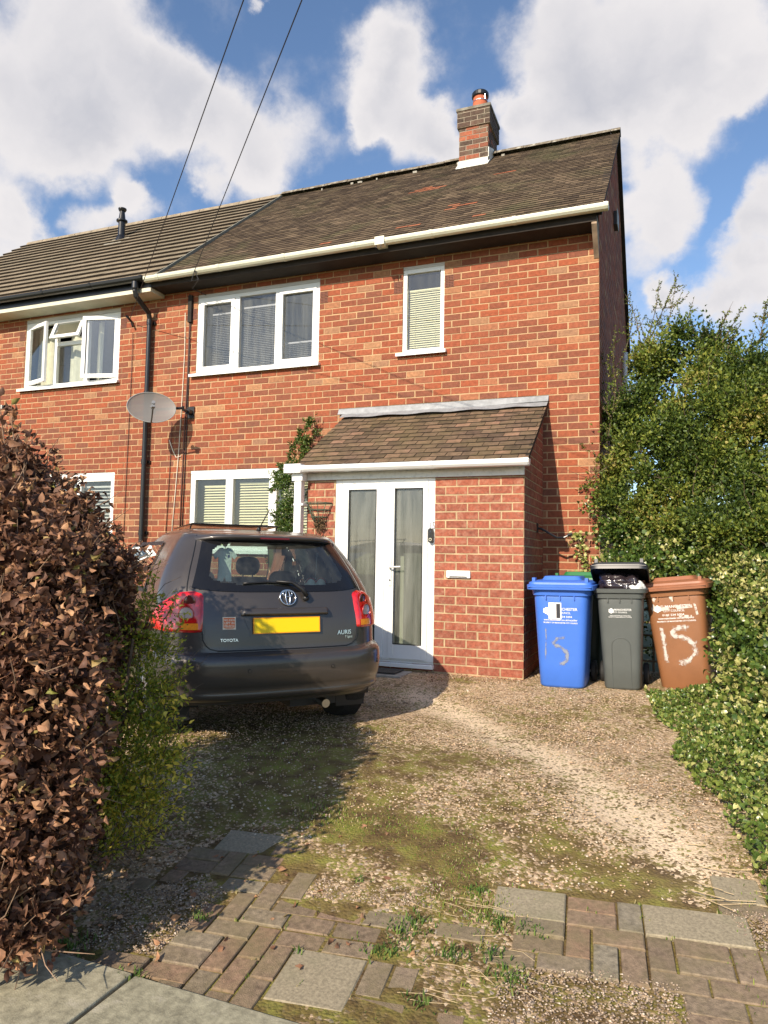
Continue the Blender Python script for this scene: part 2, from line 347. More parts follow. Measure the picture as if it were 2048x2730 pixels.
# ------------------------------------------------------------------ brickwork
def subtract(rects,h):
    out=[]
    for (a,b,c,d) in rects:
        x0,x1,z0,z1=h
        if x1<=a or x0>=b or z1<=c or z0>=d: out.append((a,b,c,d));continue
        if x0>a:out.append((a,x0,c,d))
        if x1<b:out.append((x1,b,c,d))
        l,r=max(a,x0),min(b,x1)
        if z0>c:out.append((l,r,c,z0))
        if z1<d:out.append((l,r,z1,d))
    return out
def brickwork(mb,x0,x1,z0,z1,holes,P,course=.0825,length=.2286,joint=.0125,zref=0,xref=0,bias=None,clip=None,depth=.0045,jit=.0014,swap=False):
    """bricks standing proud of the mortar; P(x,z,out)->world"""
    k0=int(math.floor((z0-zref)/course))-1;k1=int(math.ceil((z1-zref)/course))+1
    for k in range(k0,k1):
        za=zref+k*course+joint/2;zb=za+course-joint
        sh=length/2 if (k%2) else 0
        i0=int(math.floor((x0-xref-sh)/length))-1;i1=int(math.ceil((x1-xref-sh)/length))+1
        wob=random.uniform(-.0015,.0015)
        for i in range(i0,i1):
            xa=xref+sh+i*length+joint/2+random.uniform(-.003,.003);xb=xref+sh+(i+1)*length-joint/2+random.uniform(-.003,.003)
            r=[(max(xa,x0),min(xb,x1),max(za,z0),min(zb,z1))]
            if r[0][0]>=r[0][1]-.01 or r[0][2]>=r[0][3]-.01:continue
            for h in holes:r=subtract(r,h)
            rn=random.random()
            if bias:rn=min(1,max(0,bias((xa+xb)/2,za,rn)))
            for a,b,c,d in r:
                if b-a<.012 or d-c<.012:continue
                if clip and not clip((a+b)/2,d):continue
                j=lambda:random.uniform(-jit,jit)
                o=depth+random.uniform(-.0012,.0012)
                q=[(a+j(),c+j()+wob),(b+j(),c+j()+wob),(b+j(),d+j()+wob),(a+j(),d+j()+wob)]
                e=.0018
                f=[(q[0][0]+e,q[0][1]+e),(q[1][0]-e,q[1][1]+e),(q[2][0]-e,q[2][1]-e),(q[3][0]+e,q[3][1]-e)]
                n=len(mb.v);mb.v+=[tuple(P(x,z,0)) for x,z in q]+[tuple(P(x,z,o)) for x,z in f]
                for t in ((4,5,6,7),(0,1,5,4),(1,2,6,5),(2,3,7,6),(3,0,4,7)):
                    mb.f.append(tuple(n+u for u in t));mb.r.append(rn);mb.m.append(0)
def slab_with_holes(mb,x0,x1,z0,z1,holes,P,reveal=.10,mi=1):
    xs=sorted({x0,x1,*[min(max(h[0],x0),x1) for h in holes],*[min(max(h[1],x0),x1) for h in holes]})
    zs=sorted({z0,z1,*[min(max(h[2],z0),z1) for h in holes],*[min(max(h[3],z0),z1) for h in holes]})
    inh=lambda x,z:any(h[0]<x<h[1] and h[2]<z<h[3] for h in holes)
    for a,b in zip(xs,xs[1:]):
        for c,d in zip(zs,zs[1:]):
            if not inh((a+b)/2,(c+d)/2):
                mb.quad(P(a,c,0),P(b,c,0),P(b,d,0),P(a,d,0),0,mi)
                mb.quad(P(a,c,-reveal),P(a,d,-reveal),P(b,d,-reveal),P(b,c,-reveal),0,mi)
    for a,b,c,d in holes:
        mb.quad(P(a,c,0),P(b,c,0),P(b,c,-reveal),P(a,c,-reveal),0,mi);mb.quad(P(a,d,-reveal),P(b,d,-reveal),P(b,d,0),P(a,d,0),0,mi)
        mb.quad(P(a,c,0),P(a,c,-reveal),P(a,d,-reveal),P(a,d,0),0,mi);mb.quad(P(b,c,-reveal),P(b,c,0),P(b,d,0),P(b,d,-reveal),0,mi)
front=lambda x,z,o:(x,.0045-o,z)
ZR=4.6855-60*.0825
# ------------------------------------------------------------------ houses
XP=-6.06      # party wall
EAVE=np.array([-.30,4.965]);RIDGE=np.array([3.204,7.86])
house=thing('brick_house','right half of the brick pair with brown tiled roof, chimney and tiled entrance porch','house',(-3,0,0))
nhouse=thing('brick_house','left half of the brick pair with pale banded roof, black gutter and open casement window','house',(-9,0,0))
H_mid=(-5.405,-3.50,3.64,4.785);H_nar=(-2.348,-1.812,3.665,4.775);H_low=(-5.426,-3.40,1.20,2.309)
N_up=(-8.605,-6.755,3.66,4.765);N_low=(-8.75,-6.745,1.20,2.33)
PORCH=(-3.0,-.616,-1,2.93)
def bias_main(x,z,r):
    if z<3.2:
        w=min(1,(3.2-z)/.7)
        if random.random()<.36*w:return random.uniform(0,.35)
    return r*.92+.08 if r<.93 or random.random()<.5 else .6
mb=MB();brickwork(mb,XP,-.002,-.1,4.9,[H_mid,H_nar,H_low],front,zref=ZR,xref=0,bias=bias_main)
slab_with_holes(mb,XP,-.002,-.3,4.9,[H_mid,H_nar,H_low],front)
# gable wall (faces +X) and rear wall
gable=lambda y,z,o:(-.0045+o,y,z)
rl=lambda y:EAVE[1]+(RIDGE[1]-EAVE[1])*(y-EAVE[0])/(RIDGE[0]-EAVE[0])
YB=2*RIDGE[0]
gclip=lambda y,z:z<rl(y if y<RIDGE[0] else 2*RIDGE[0]-y)-.06
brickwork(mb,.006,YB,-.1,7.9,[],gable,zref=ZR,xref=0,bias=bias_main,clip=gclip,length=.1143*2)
mb.poly([gable(0,-.3,0),gable(YB,-.3,0),gable(YB,rl(0)-.05,0),gable(RIDGE[0],RIDGE[1]-.05,0),gable(0,rl(0)-.05,0)],0,1)
mb.quad((XP,YB,-.3),(XP,YB,4.9),(0,YB,4.9),(0,YB,-.3),0,1)
wall=mb.build('wall',[M['brick'],M['mortar']],house)
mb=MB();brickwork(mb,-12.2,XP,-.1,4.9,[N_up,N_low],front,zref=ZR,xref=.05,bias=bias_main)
slab_with_holes(mb,-12.2,XP,-.3,4.9,[N_up,N_low],front)
mb.quad((-12.2,YB,-.3),(-12.2,YB,4.9),(XP,YB,4.9),(XP,YB,-.3),0,1);mb.quad((-12.2,0,-.3),(-12.2,YB,-.3),(-12.2,YB,4.9),(-12.2,0,4.9),0,1)
mb.build('wall',[M['brick'],M['mortar']],nhouse)
# dim rooms behind the windows
for par,a,b in ((house,XP+.05,-.15),(nhouse,-12.1,XP-.05)):
    mb=MB()
    for z0,z1 in ((.1,2.55),(2.75,4.88)):
        mb.quad((a,2.6,z0),(b,2.6,z0),(b,2.6,z1),(a,2.6,z1));mb.quad((a,.12,z0),(a,2.6,z0),(a,2.6,z1),(a,.12,z1));mb.quad((b,.12,z0),(b,.12,z1),(b,2.6,z1),(b,2.6,z0))
        mb.quad((a,.12,z0),(b,.12,z0),(b,2.6,z0),(a,2.6,z0));mb.quad((a,.12,z1),(a,2.6,z1),(b,2.6,z1),(b,.12,z1))
    mb.build('room',M['dark_room'],par)
# ------------------------------------------------------------------ roofs
def roof(mb,x0,x1,A,B,gauge,width,th,orange=(),skew=0,tone=None,lapx=.004,edge=1,sag=.0):
    d=(B-A);Ls=np.linalg.norm(d);d=d/Ls;n=np.array([-d[1],d[0]])
    rows=int(Ls/gauge)
    g=Ls/rows
    pt=lambda x,s,h:(x,A[0]+d[0]*s+n[0]*h,A[1]+d[1]*s+n[1]*h)
    for i in range(rows):
        s0=i*g;s1=min((i+1)*g+.02,Ls);sh=(width/2 if i%2 else 0)+random.uniform(-.01,.01)
        k0=int((x0-sh)//width)-1;k1=int((x1-sh)//width)+2
        wv=random.uniform(-.003,.003)
        for k in range(k0,k1):
            xa=max(x0,sh+k*width+lapx/2);xb=min(x1,sh+(k+1)*width-lapx/2)
            if xb-xa<.01:continue
            j=random.uniform(-.004,.004)*(.45 if th<.02 else .35);js=random.uniform(-.003,.003)+wv
            h0=2*th+j+sag*math.sin(xa*2.1+i*.3);h1=th+sag*math.sin(xa*2.1+i*.3)-.001
            rn=random.random();mi=0
            if tone:rn=min(1,max(0,tone(xa,s0,rn)))
            for ox,os,rx,rs in orange:
                if abs(xa-ox)<rx*.62*random.uniform(.5,1.1) and abs(s0-os)<rs*random.uniform(.4,1.0):mi=2
            mb.quad(pt(xa,s0+js,h0),pt(xb,s0+js,h0+random.uniform(-.002,.002)),pt(xb,s1,h1),pt(xa,s1,h1),rn,mi)
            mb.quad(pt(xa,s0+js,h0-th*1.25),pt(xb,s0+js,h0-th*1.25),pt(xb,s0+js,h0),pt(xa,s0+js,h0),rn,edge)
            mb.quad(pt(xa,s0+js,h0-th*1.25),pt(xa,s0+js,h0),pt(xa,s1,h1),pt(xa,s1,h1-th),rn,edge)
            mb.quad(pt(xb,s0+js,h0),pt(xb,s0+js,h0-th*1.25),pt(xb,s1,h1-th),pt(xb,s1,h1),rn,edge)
    mb.quad(pt(x0,0,0),pt(x1,0,0),pt(x1,Ls,0),pt(x0,Ls,0),0,1)
    return pt
def roof_xs(px,py):   # photo spot on the roof plane -> x, slope distance
    d=raydir(px*1.2345,py*1.2345);dd=RIDGE-EAVE;n=np.array([-dd[1],dd[0]])
    t=((EAVE-CAM[1:])@n)/(d[1:]@n);P=CAM+d*t;return P[0],np.linalg.norm(P[1:]-EAVE)
oranges=[(*roof_xs(x,y),rx,rs) for x,y,rx,rs in ((915,413,.45,.14),(985,449,.35,.13),(1072,380,.3,.09),(868,493,.35,.06),(700,528,.16,.05),(1030,468,.12,.05))]
def tone_main(x,s,r):
    # darker band of tiles running diagonally down from the stack, mossy top right corner
    s0=3.9-(-2.6-x)*1.0
    if abs(s-s0)<.12 and -5.5<x<-2.4:return r*.25
    return r
XR=-5.93
mb=MB();roof(mb,XR,.06,EAVE,RIDGE,.098,.168,.009,orange=oranges,tone=tone_main,sag=.004)
back=MB()
mb.quad((XR,RIDGE[0],RIDGE[1]),(.06,RIDGE[0],RIDGE[1]),(.06,2*RIDGE[0]+.3,EAVE[1]),(XR,2*RIDGE[0]+.3,EAVE[1]),.4,0)
# verge undercloak on the gable
for s in (0,1):
    ya=EAVE[0] if s==0 else 2*RIDGE[0]-EAVE[0]
    mb.hexa([(-.03,ya,EAVE[1]-.05),(.055,ya,EAVE[1]-.05),(.055,RIDGE[0],RIDGE[1]-.05),(-.03,RIDGE[0],RIDGE[1]-.05),(-.03,ya,EAVE[1]+.012),(.055,ya,EAVE[1]+.012),(.055,RIDGE[0],RIDGE[1]+.012),(-.03,RIDGE[0],RIDGE[1]+.012)],.2,1)
roof_o=mb.build('roof',[M['tile'],M['tile_edge'],M['tile_red']],house)
def ridge(x0,x1,parent,h=.085,step=.45):
    mb=MB();x=x0
    while x<x1-.02:
        xe=min(x+step,x1);r=.115;dz=random.uniform(-.006,.006)
        pts=[]
        for t in range(7):
            a=math.pi*(t/6)*.82+math.pi*.09
            pts.append((RIDGE[0]-r*math.cos(a),RIDGE[1]-.03+dz+r*math.sin(a)))
        for (y0,z0),(y1,z1) in zip(pts,pts[1:]):mb.quad((x+.004,y0,z0),(xe-.004,y0,z0),(xe-.004,y1,z1),(x+.004,y1,z1))
        mb.poly([(x+.004,y,z) for y,z in pts]);mb.poly([(xe-.004,y,z) for y,z in pts][::-1])
        x=xe
    # lumpy mortar bedding
    for k in range(int((x1-x0)/.07)):
        xx=x0+k*.07+random.uniform(0,.03);
        if xx>x1-.05:break
        a=random.uniform(.01,.02)
        if random.random()<.10:mb.box(xx,xx+random.uniform(.02,.08),RIDGE[0]-.122-a*.3,RIDGE[0]-.10,RIDGE[1]-.075-random.uniform(0,.015),RIDGE[1]-.058+random.uniform(0,.02),0,1)
    return mb.build('ridge_tile',[M['ridge'],mat('ridge bedding mortar',(.34,.32,.27),.95,var=.3,scale=14)],parent)
ridge(XR,.07,roof_o)
mb=MB();roof(mb,-12.25,XR-.02,EAVE+np.array([0,.0]),RIDGE,.262,.30,.032,edge=1)
mb.quad((-12.25,RIDGE[0],RIDGE[1]),(XR,RIDGE[0],RIDGE[1]),(XR,2*RIDGE[0]+.3,EAVE[1]),(-12.25,2*RIDGE[0]+.3,EAVE[1]),.4,0)
nroof=mb.build('roof',[M['tile2'],mat_rnd('dark tile nib',[(0,(.018,.012,.009)),(1,(.03,.022,.017))])],nhouse)
mb=MB()
x=-12.25
while x<XR-.1:
    xe=min(x+.45,XR-.02);mb.tube([(x+.005,RIDGE[0],RIDGE[1]-.02),(xe-.005,RIDGE[0],RIDGE[1]-.02+random.uniform(-.004,.004))],.085,12);x=xe
mb.build('ridge_tile',mat('concrete ridge',(.28,.23,.165),.95,var=.3,scale=10),nroof,smooth=False)
# lead strip where the two roofs meet
mb=MB();dd=(RIDGE-EAVE)/np.linalg.norm(RIDGE-EAVE);nn=np.array([-dd[1],dd[0]])
Lr=np.linalg.norm(RIDGE-EAVE)
for k in range(24):
    s0=k*Lr/24;s1=(k+1)*Lr/24;w=.022
    c=lambda x,s,h:(x,EAVE[0]+dd[0]*s+nn[0]*h,EAVE[1]+dd[1]*s+nn[1]*h);w=.012
    mb.hexa([c(XR-w,s0,.0),c(XR+w,s0,.0),c(XR+w,s1,.0),c(XR-w,s1,.0),c(XR-w,s0,.055),c(XR+w,s0,.055),c(XR+w,s1,.052),c(XR-w,s1,.052)])
mb.build('valley_strip',mat('pale roof strip',(.20,.20,.165),.8,var=.2),roof_o)
# eaves: fascia, soffit, gutters
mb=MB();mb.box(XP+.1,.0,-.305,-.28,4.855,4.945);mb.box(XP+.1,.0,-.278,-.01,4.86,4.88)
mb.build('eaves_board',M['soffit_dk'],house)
mb=MB();mb.hexa([(-.055,-.30,4.83),(.0,-.30,4.83),(.0,-.006,4.56),(-.055,-.006,4.56),(-.055,-.30,4.93),(.0,-.30,4.93),(.0,-.006,4.93),(-.055,-.006,4.93)])
mb.build('corbel',mat('gable corner corbel',(.33,.24,.17),.9,var=.4,scale=7),house)
def gutter(name,x0,x1,y,z,m,parent,r=.056,br=.9,endcap=True,drop=0):
    mb=MB();n=9
    prof=[(-r,-.006),(-r*1.02,-.02),(-r*.92,-.045),(-r*.55,-.066),(0,-.074),(r*.55,-.066),(r*.92,-.045),(r,-.02),(r,-.006)]
    f=lambda x:z-drop*(x1-x)/(x1-x0)
    def ring(x,s=1,e=0):return [(x,y+a*s,f(x)+b*s+e) for a,b in prof]
    A,B=ring(x0),ring(x1)
    for i in range(n-1):mb.quad(A[i],B[i],B[i+1],A[i+1])
    A2,B2=[(x0,p[1]*.94+y*.06,p[2]+.003) for p in A],[(x1,p[1]*.94+y*.06,p[2]+.003) for p in B]
    for i in range(n-1):mb.quad(A2[i+1],B2[i+1],B2[i],A2[i])
    for R_ in (A,B):mb.poly(R_)
    g=mb.build(name,m,parent)
    x=x1-.03
    while x>x0:
        mb=MB()
        a,b=ring(x-.02,1.10,.004),ring(x+.02,1.10,.004)
        for i in range(n-1):mb.quad(a[i],b[i],b[i+1],a[i+1])
        mb.poly(a);mb.poly(b);x-=br
        mb.build('gutter_bracket',m,g)
    return g
g_main=gutter('gutter',XP+.05,.13,-.375,4.995,M['gutter'],house,drop=.02,br=.98)
g_n=gutter('gutter',-12.2,XP+.03,-.375,5.0,M['black_pl'],nhouse,drop=-.01)
mb=MB();mb.box(-12.2,XP+.1,-.31,-.285,4.86,4.99,0,1);mb.box(-12.2,XP+.09,-.31,-.01,4.80,4.855,0,0)
mb.build('eaves_board',[mat('cream soffit',(.62,.60,.48),.6,var=.08),M['black_pl']],nhouse)
# ------------------------------------------------------------------ chimney, flue
mb=MB()
cx0,cx1,cy0,cy1=-2.45,-1.965,2.86,3.50
def stack(x0,x1,y0,y1,z0,z1,mb,xr,bias):
    brickwork(mb,x0,x1,z0,z1,[],lambda x,z,o:(x,y0-o,z),zref=z0,xref=x0,bias=bias)
    brickwork(mb,y0,y1,z0,z1,[],lambda y,z,o:(x1+o,y,z),zref=z0,xref=y0+.1,bias=bias)
    mb.box(x0,x1,y0,y1,z0,z1,0,1)
stack(cx0,cx1,cy0,cy1,7.45,8.25,mb,0,lambda x,z,r:r*.8 if random.random()<.6 else r*.15)
b2=lambda x,z,r:r*.15
stack(cx0-.03,cx1+.03,cy0-.03,cy1+.03,8.25,8.545,mb,0,b2)
mb.build('chimney',[mat_rnd('chimney brick',[(0,(.065,.045,.034)),(.15,(.12,.07,.05)),(.3,(.17,.075,.05)),(.6,(.36,.10,.05)),(1,(.42,.14,.07))],mott=.35,scale=20,bump=.6,big=(.13,.13,.09),bigscale=5,bigpos=(.5,.8)),M['mortar_old']],roof_o)
ch=[c for c in roof_o.children if c.name.startswith('chimney')][0]
mb=MB();mb.box(cx0-.045,cx1+.045,cy0-.045,cy1+.045,8.53,8.575);mb.build('chimney_cap',mat('capping slab',(.22,.20,.16),.95,var=.4,scale=9,bump=.6),house)
mb=MB();px,py=-2.16,3.1;mb.lathe([(.135,8.56),(.13,8.62),(.118,8.86),(.125,8.88)],(px,py,0),n=20)
mb.build('chimney_pot',mat('terracotta',(.50,.13,.06),.8,var=.15),house,smooth=True)
mb=MB();mb.lathe([(.0,8.975),(.06,8.972),(.128,8.95),(.142,8.93),(.142,8.875),(.13,8.86)],(px,py,0),n=20)
mb.tube([(px+.1,py-.09,8.78),(px+.1,py-.09,8.90)],.005,5,mi=1);mb.lathe([(.131,8.775),(.131,8.785)],(px,py,0),mi=1,n=20)
mb.build('chimney_cowl',[M['black_pl'],M['steel']],house,smooth=False)
mb=MB();zz=7.50
def rz(y):return rl(y)
mb.box(cx0-.015,cx1+.02,cy0-.02,cy0-.006,7.5,7.68);mb.hexa([(cx0-.02,cy0-.13,rz(cy0-.13)+.03),(cx1+.03,cy0-.13,rz(cy0-.13)+.03),(cx1+.03,cy0,rz(cy0)+.03),(cx0-.02,cy0,rz(cy0)+.03),(cx0-.02,cy0-.13,rz(cy0-.13)+.045),(cx1+.03,cy0-.13,rz(cy0-.13)+.045),(cx1+.03,cy0,rz(cy0)+.06),(cx0-.02,cy0,rz(cy0)+.06)])
mb.hexa([(cx1+.006,cy0-.02,7.5),(cx1+.02,cy0-.02,7.5),(cx1+.02,cy0+.35,7.7),(cx1+.006,cy0+.35,7.7),(cx1+.006,cy0-.02,7.84),(cx1+.02,cy0-.02,7.84),(cx1+.02,cy0+.35,8.0),(cx1+.006,cy0+.35,8.0)])
mb.build('chimney_flashing',mat('white painted flashing',(.72,.72,.66),.7,var=.2,scale=16,stain=(.3,.28,.22),stain_scale=12,stain_amt=.8),house)
mb=MB();fx,fy=-8.76,2.15;fz=rl(fy)
mb.lathe([(.12,-.05),(.09,.05),(.062,.10),(.062,.36),(.10,.37),(.10,.395),(.066,.40),(.06,.44),(.045,.56),(.06,.57),(.075,.60),(.075,.62),(.03,.625)],(fx,fy,fz),n=16)
mb.build('flue_pipe',M['black_pl'],nhouse,smooth=False)
mb=MB();c=lambda x,y,h:(x,y,rl(y)+h)
mb.hexa([c(fx-.2,fy-.32,.035),c(fx+.2,fy-.32,.035),c(fx+.2,fy+.15,.035),c(fx-.2,fy+.15,.035),c(fx-.2,fy-.32,.05),c(fx+.2,fy-.32,.05),c(fx+.2,fy+.15,.05),c(fx-.2,fy+.15,.05)])
mb.build('flue_flashing',mat('pale flashing',(.42,.40,.33),.8,var=.3),nhouse)
# ------------------------------------------------------------------ windows
def frame_rect(mb,x0,x1,z0,z1,w,y0,y1,mi=0,ws=None):
    wl,wr,wb,wt=ws or (w,w,w,w)
    mb.box(x0,x0+wl,y0,y1,z0,z1,0,mi);mb.box(x1-wr,x1,y0,y1,z0,z1,0,mi)
    mb.box(x0+wl,x1-wr,y0+.0005,y1,z0,z0+wb,0,mi);mb.box(x0+wl,x1-wr,y0+.0005,y1,z1-wt,z1,0,mi)
def blind(x0,x1,z0,z1,y,parent,m,pitch=.025,tilt=40,slat=.025,gap0=0):
    mb=MB();z=z1;t=math.radians(tilt)
    mb.box(x0,x1,y-.012,y+.012,z1,z1+.02)
    while z>z0:
        c=math.cos(t)*slat/2;s=math.sin(t)*slat/2
        mb.quad((x0,y-c,z-s),(x1,y-c,z-s+random.uniform(-.001,.001)),(x1,y,z+.002),(x0,y,z+.002));mb.quad((x0,y,z+.002),(x1,y,z+.002),(x1,y+c,z+s),(x0,y+c,z+s));z-=pitch
    for xx in (x0+.08,x1-.08):mb.tube([(xx,y-.014,z0),(xx,y-.014,z1)],.0012,4)
    return mb.build('blind',m,parent)
def pane(x0,x1,z0,z1,y,parent,m):
    mb=MB();mb.quad((x0,y,z0),(x1,y,z0),(x1,y,z1),(x0,y,z1));return mb.build('pane',m,parent)
def sill(x0,x1,z,parent,m):
    mb=MB();mb.hexa([(x0,-.055,z-.012),(x1,-.055,z-.012),(x1,.06,z-.012),(x0,.06,z-.012),(x0,-.055,z+.016),(x1,-.055,z+.016),(x1,.06,z+.032),(x0,.06,z+.032)]);mb.box(x0,x1,-.060,-.0555,z-.026,z+.014)
    return mb.build('sill',m,parent,bevel=.003)
U=M['upvc'];Y0,Y1=.018,.078
# upper wide window: fixed/fixed/opening
w=MB();x0,x1,z0,z1=H_mid
w.box(x0,x1,Y0-.004,Y1,z1-.045,z1,0,1)
frame_rect(w,x0,x1,z0+.01,z1-.046,.05,Y0,Y1);
w.box(-4.80,-4.725,Y0,Y1,z0+.06,z1-.096);w.box(-4.165,-4.10,Y0,Y1,z0+.06,z1-.096)
frame_rect(w,-5.352,-4.802,z0+.062,z1-.098,.055,Y0-.012,Y1-.01)
frame_rect(w,-4.10,-3.55,z0+.062,z1-.098,.052,Y0-.012,Y1-.01)
win=w.build('window',[U,mat('window head board',(.55,.53,.52),.6)],house,bevel=.004)
pane(-5.30,-4.85,z0+.11,z1-.15,Y0+.03,win,M['glass_up']);pane(-4.725,-4.165,z0+.06,z1-.096,Y0+.03,win,M['glass_up']);pane(-4.05,-3.60,z0+.11,z1-.15,Y0+.03,win,M['glass_up'])
sill(x0-.07,x1+.03,z0-.002,win,U)
blind(-5.22,-4.82,z0+.1,z1-.28,.12,win,M['blind_gy'],tilt=24);blind(-4.72,-4.17,z0+.05,z1-.24,.12,win,M['blind_gy'],tilt=24);blind(-4.08,-3.58,z0+.05,z0+.36,.16,win,M['blind_gy'],tilt=20)
# narrow window
w=MB();x0,x1,z0,z1=H_nar;w.box(x0,x1,Y0-.004,Y1,z1-.04,z1,0,1);frame_rect(w,x0,x1,z0+.005,z1-.041,.052,Y0,Y1)
win=w.build('window',[U,MATS['window head board']],house,bevel=.004)
pane(x0+.05,x1-.05,z0+.05,z1-.09,Y0+.025,win,M['glass']);sill(x0-.065,x1+.04,z0-.008,win,U)
blind(x0+.06,x1-.055,z0+.04,z1-.30,.10,win,M['blind'],tilt=55,pitch=.028,slat=.028)
# lower wide window
w=MB();x0,x1,z0,z1=H_low;w.box(x0,x1,Y0-.006,Y1,z1-.05,z1);frame_rect(w,x0,x1,z0+.01,z1-.052,.075,Y0,Y1)
w.box(-4.86,-4.745,Y0,Y1,z0+.08,z1-.128);w.box(-4.19,-4.075,Y0,Y1,z0+.08,z1-.128)
win=w.build('window',U,house,bevel=.004)
for a,b in ((-5.35,-4.86),(-4.745,-4.19),(-4.075,-3.475)):pane(a,b,z0+.08,z1-.128,Y0+.03,win,M['glass'])
sill(x0-.05,x1+.03,z0,win,U)
blind(-5.27,-4.80,z0+.05,z1-.22,.13,win,M['blind'],tilt=42,pitch=.036,slat=.034);blind(-4.70,-4.10,z0+.05,z1-.19,.13,win,M['blind'],tilt=42,pitch=.036,slat=.034);blind(-4.05,-3.45,z0+.05,z1-.19,.13,win,M['blind'],tilt=42,pitch=.036,slat=.034)
# neighbour upper window with open casements
w=MB();x0,x1,z0,z1=N_up;w.box(x0,x1,Y0-.004,Y1,z1-.055,z1,0,1);frame_rect(w,x0,x1,z0+.01,z1-.057,.05,Y0,Y1)
w.box(-8.03,-7.97,Y0,Y1,z0+.06,z1-.107);w.box(-7.42,-7.36,Y0,Y1,z0+.06,z1-.107);w.box(-7.97,-7.42,Y0,Y1,4.30,4.36)
nwin=w.build('window',[U,MATS['window head board']],nhouse,bevel=.004)
pane(-7.96,-7.43,z0+.07,4.30,Y0+.03,nwin,M['glass']);sill(x0-.07,x1+.03,z0-.006,nwin,U)
def casement(hx,hz0,hz1,wd,ang,sign,parent):
    """side-hung sash hinged at hx, opening outward"""
    mb=MB();a=math.radians(ang)
    def T(u,o,z):return (hx+sign*(u*math.cos(a)+o*math.sin(a)),Y0-.004-u*math.sin(a)+o*math.cos(a),z)
    def bx(u0,u1,o0,o1,za,zb,mi=0):mb.hexa([T(u0,o0,za),T(u1,o0,za),T(u1,o1,za),T(u0,o1,za),T(u0,o0,zb),T(u1,o0,zb),T(u1,o1,zb),T(u0,o1,zb)],0,mi)
    f=.058;bx(0,f,0,.04,hz0,hz1);bx(wd-f,wd,0,.04,hz0,hz1);bx(f,wd-f,.001,.04,hz0,hz0+f);bx(f,wd-f,.001,.04,hz1-f,hz1)
    s=mb.build('casement',U,parent,bevel=.003)
    mb=MB();mb.quad(T(f,.02,hz0+f),T(wd-f,.02,hz0+f),T(wd-f,.02,hz1-f),T(f,.02,hz1-f));mb.build('casement_pane',M['glass'],parent)
casement(-8.56,z0+.07,z1-.11,.54,17,1,nwin);casement(-6.80,z0+.07,z1-.11,.56,15,-1,nwin)
mb=MB();b_=.09
def TT(x,u,o):return (x,Y0-.005-u*math.sin(.38)-o*math.cos(.38),4.665-u*math.cos(.38)+o*math.sin(.38))
def bx(xa,xb,u0,u1,o0,o1,mbb):mbb.hexa([TT(xa,u0,o0),TT(xb,u0,o0),TT(xb,u1,o0),TT(xa,u1,o0),TT(xa,u0,o1),TT(xb,u0,o1),TT(xb,u1,o1),TT(xa,u1,o1)])
bx(-7.98,-7.92,0,.32,0,.035,mb);bx(-7.47,-7.41,0,.32,0,.035,mb);bx(-7.92,-7.47,0,.05,0,.034,mb);bx(-7.92,-7.47,.265,.32,0,.034,mb)
mb.build('top_vent',U,nwin,bevel=.003);mb=MB();mb.quad(TT(-7.92,.05,.017),TT(-7.47,.05,.017),TT(-7.47,.27,.017),TT(-7.92,.27,.017));mb.build('vent_pane',M['glass'],nwin)
mb=MB()
def cur(xa,xb,y,z0,z1,n=14,amp=.02):mb.grid(lambda u,v:(xa+(xb-xa)*u,y+amp*math.sin(u*n*2.2+v*.6),z0+(z1-z0)*v),n*4,3)
cur(-8.54,-8.1,.2,z0+.05,z1-.1,8);cur(-7.9,-7.55,.22,z0+.05,4.5,6);cur(-6.98,-6.8,.18,z0+.05,z1-.1,4);cur(-7.35,-7.25,.2,z0+.05,z1-.1,3)
mb.build('curtain',M['curtain'],nwin,smooth=True)
w=MB();x0,x1,z0,z1=N_low;w.box(x0,x1,Y0-.006,Y1,z1-.05,z1);frame_rect(w,x0,x1,z0+.01,z1-.052,.075,Y0,Y1);w.box(-8.1,-8.02,Y0,Y1,z0+.08,z1-.128);w.box(-7.45,-7.37,Y0,Y1,z0+.08,z1-.128)
nwin2=w.build('window',U,nhouse,bevel=.004);pane(x0+.07,x1-.07,z0+.08,z1-.128,Y0+.03,nwin2,M['glass']);sill(x0-.05,x1+.03,z0,nwin2,U)
blind(x0+.1,x1-.1,z0+.05,z1-.2,.13,nwin2,mat('white blind',(.7,.7,.68),.6),tilt=30,pitch=.05,slat=.04)
# perforated air bricks either side of the window heads
def airbrick(x,z,parent):
    mb=MB();mb.box(x-.055,x+.055,-.004,.003,z-.036,z+.036,0,0)
    for i in range(5):
        for j in range(3):mb.box(x-.045+i*.02,x-.045+i*.02+.009,-.0055,-.0038,z-.026+j*.02,z-.026+j*.02+.010,0,1)
    mb.build('air_brick',[mat('air brick clay',(.19,.075,.05),.9,var=.2),mat('air brick hole',(.01,.008,.008),1)],parent)
for x in (-5.47,-3.435,-2.41,-1.745):
    for z in (4.56,4.48):airbrick(x,z,house)
for x in (-8.67,-6.69):
    for z in (4.56,4.48):airbrick(x,z,nhouse)
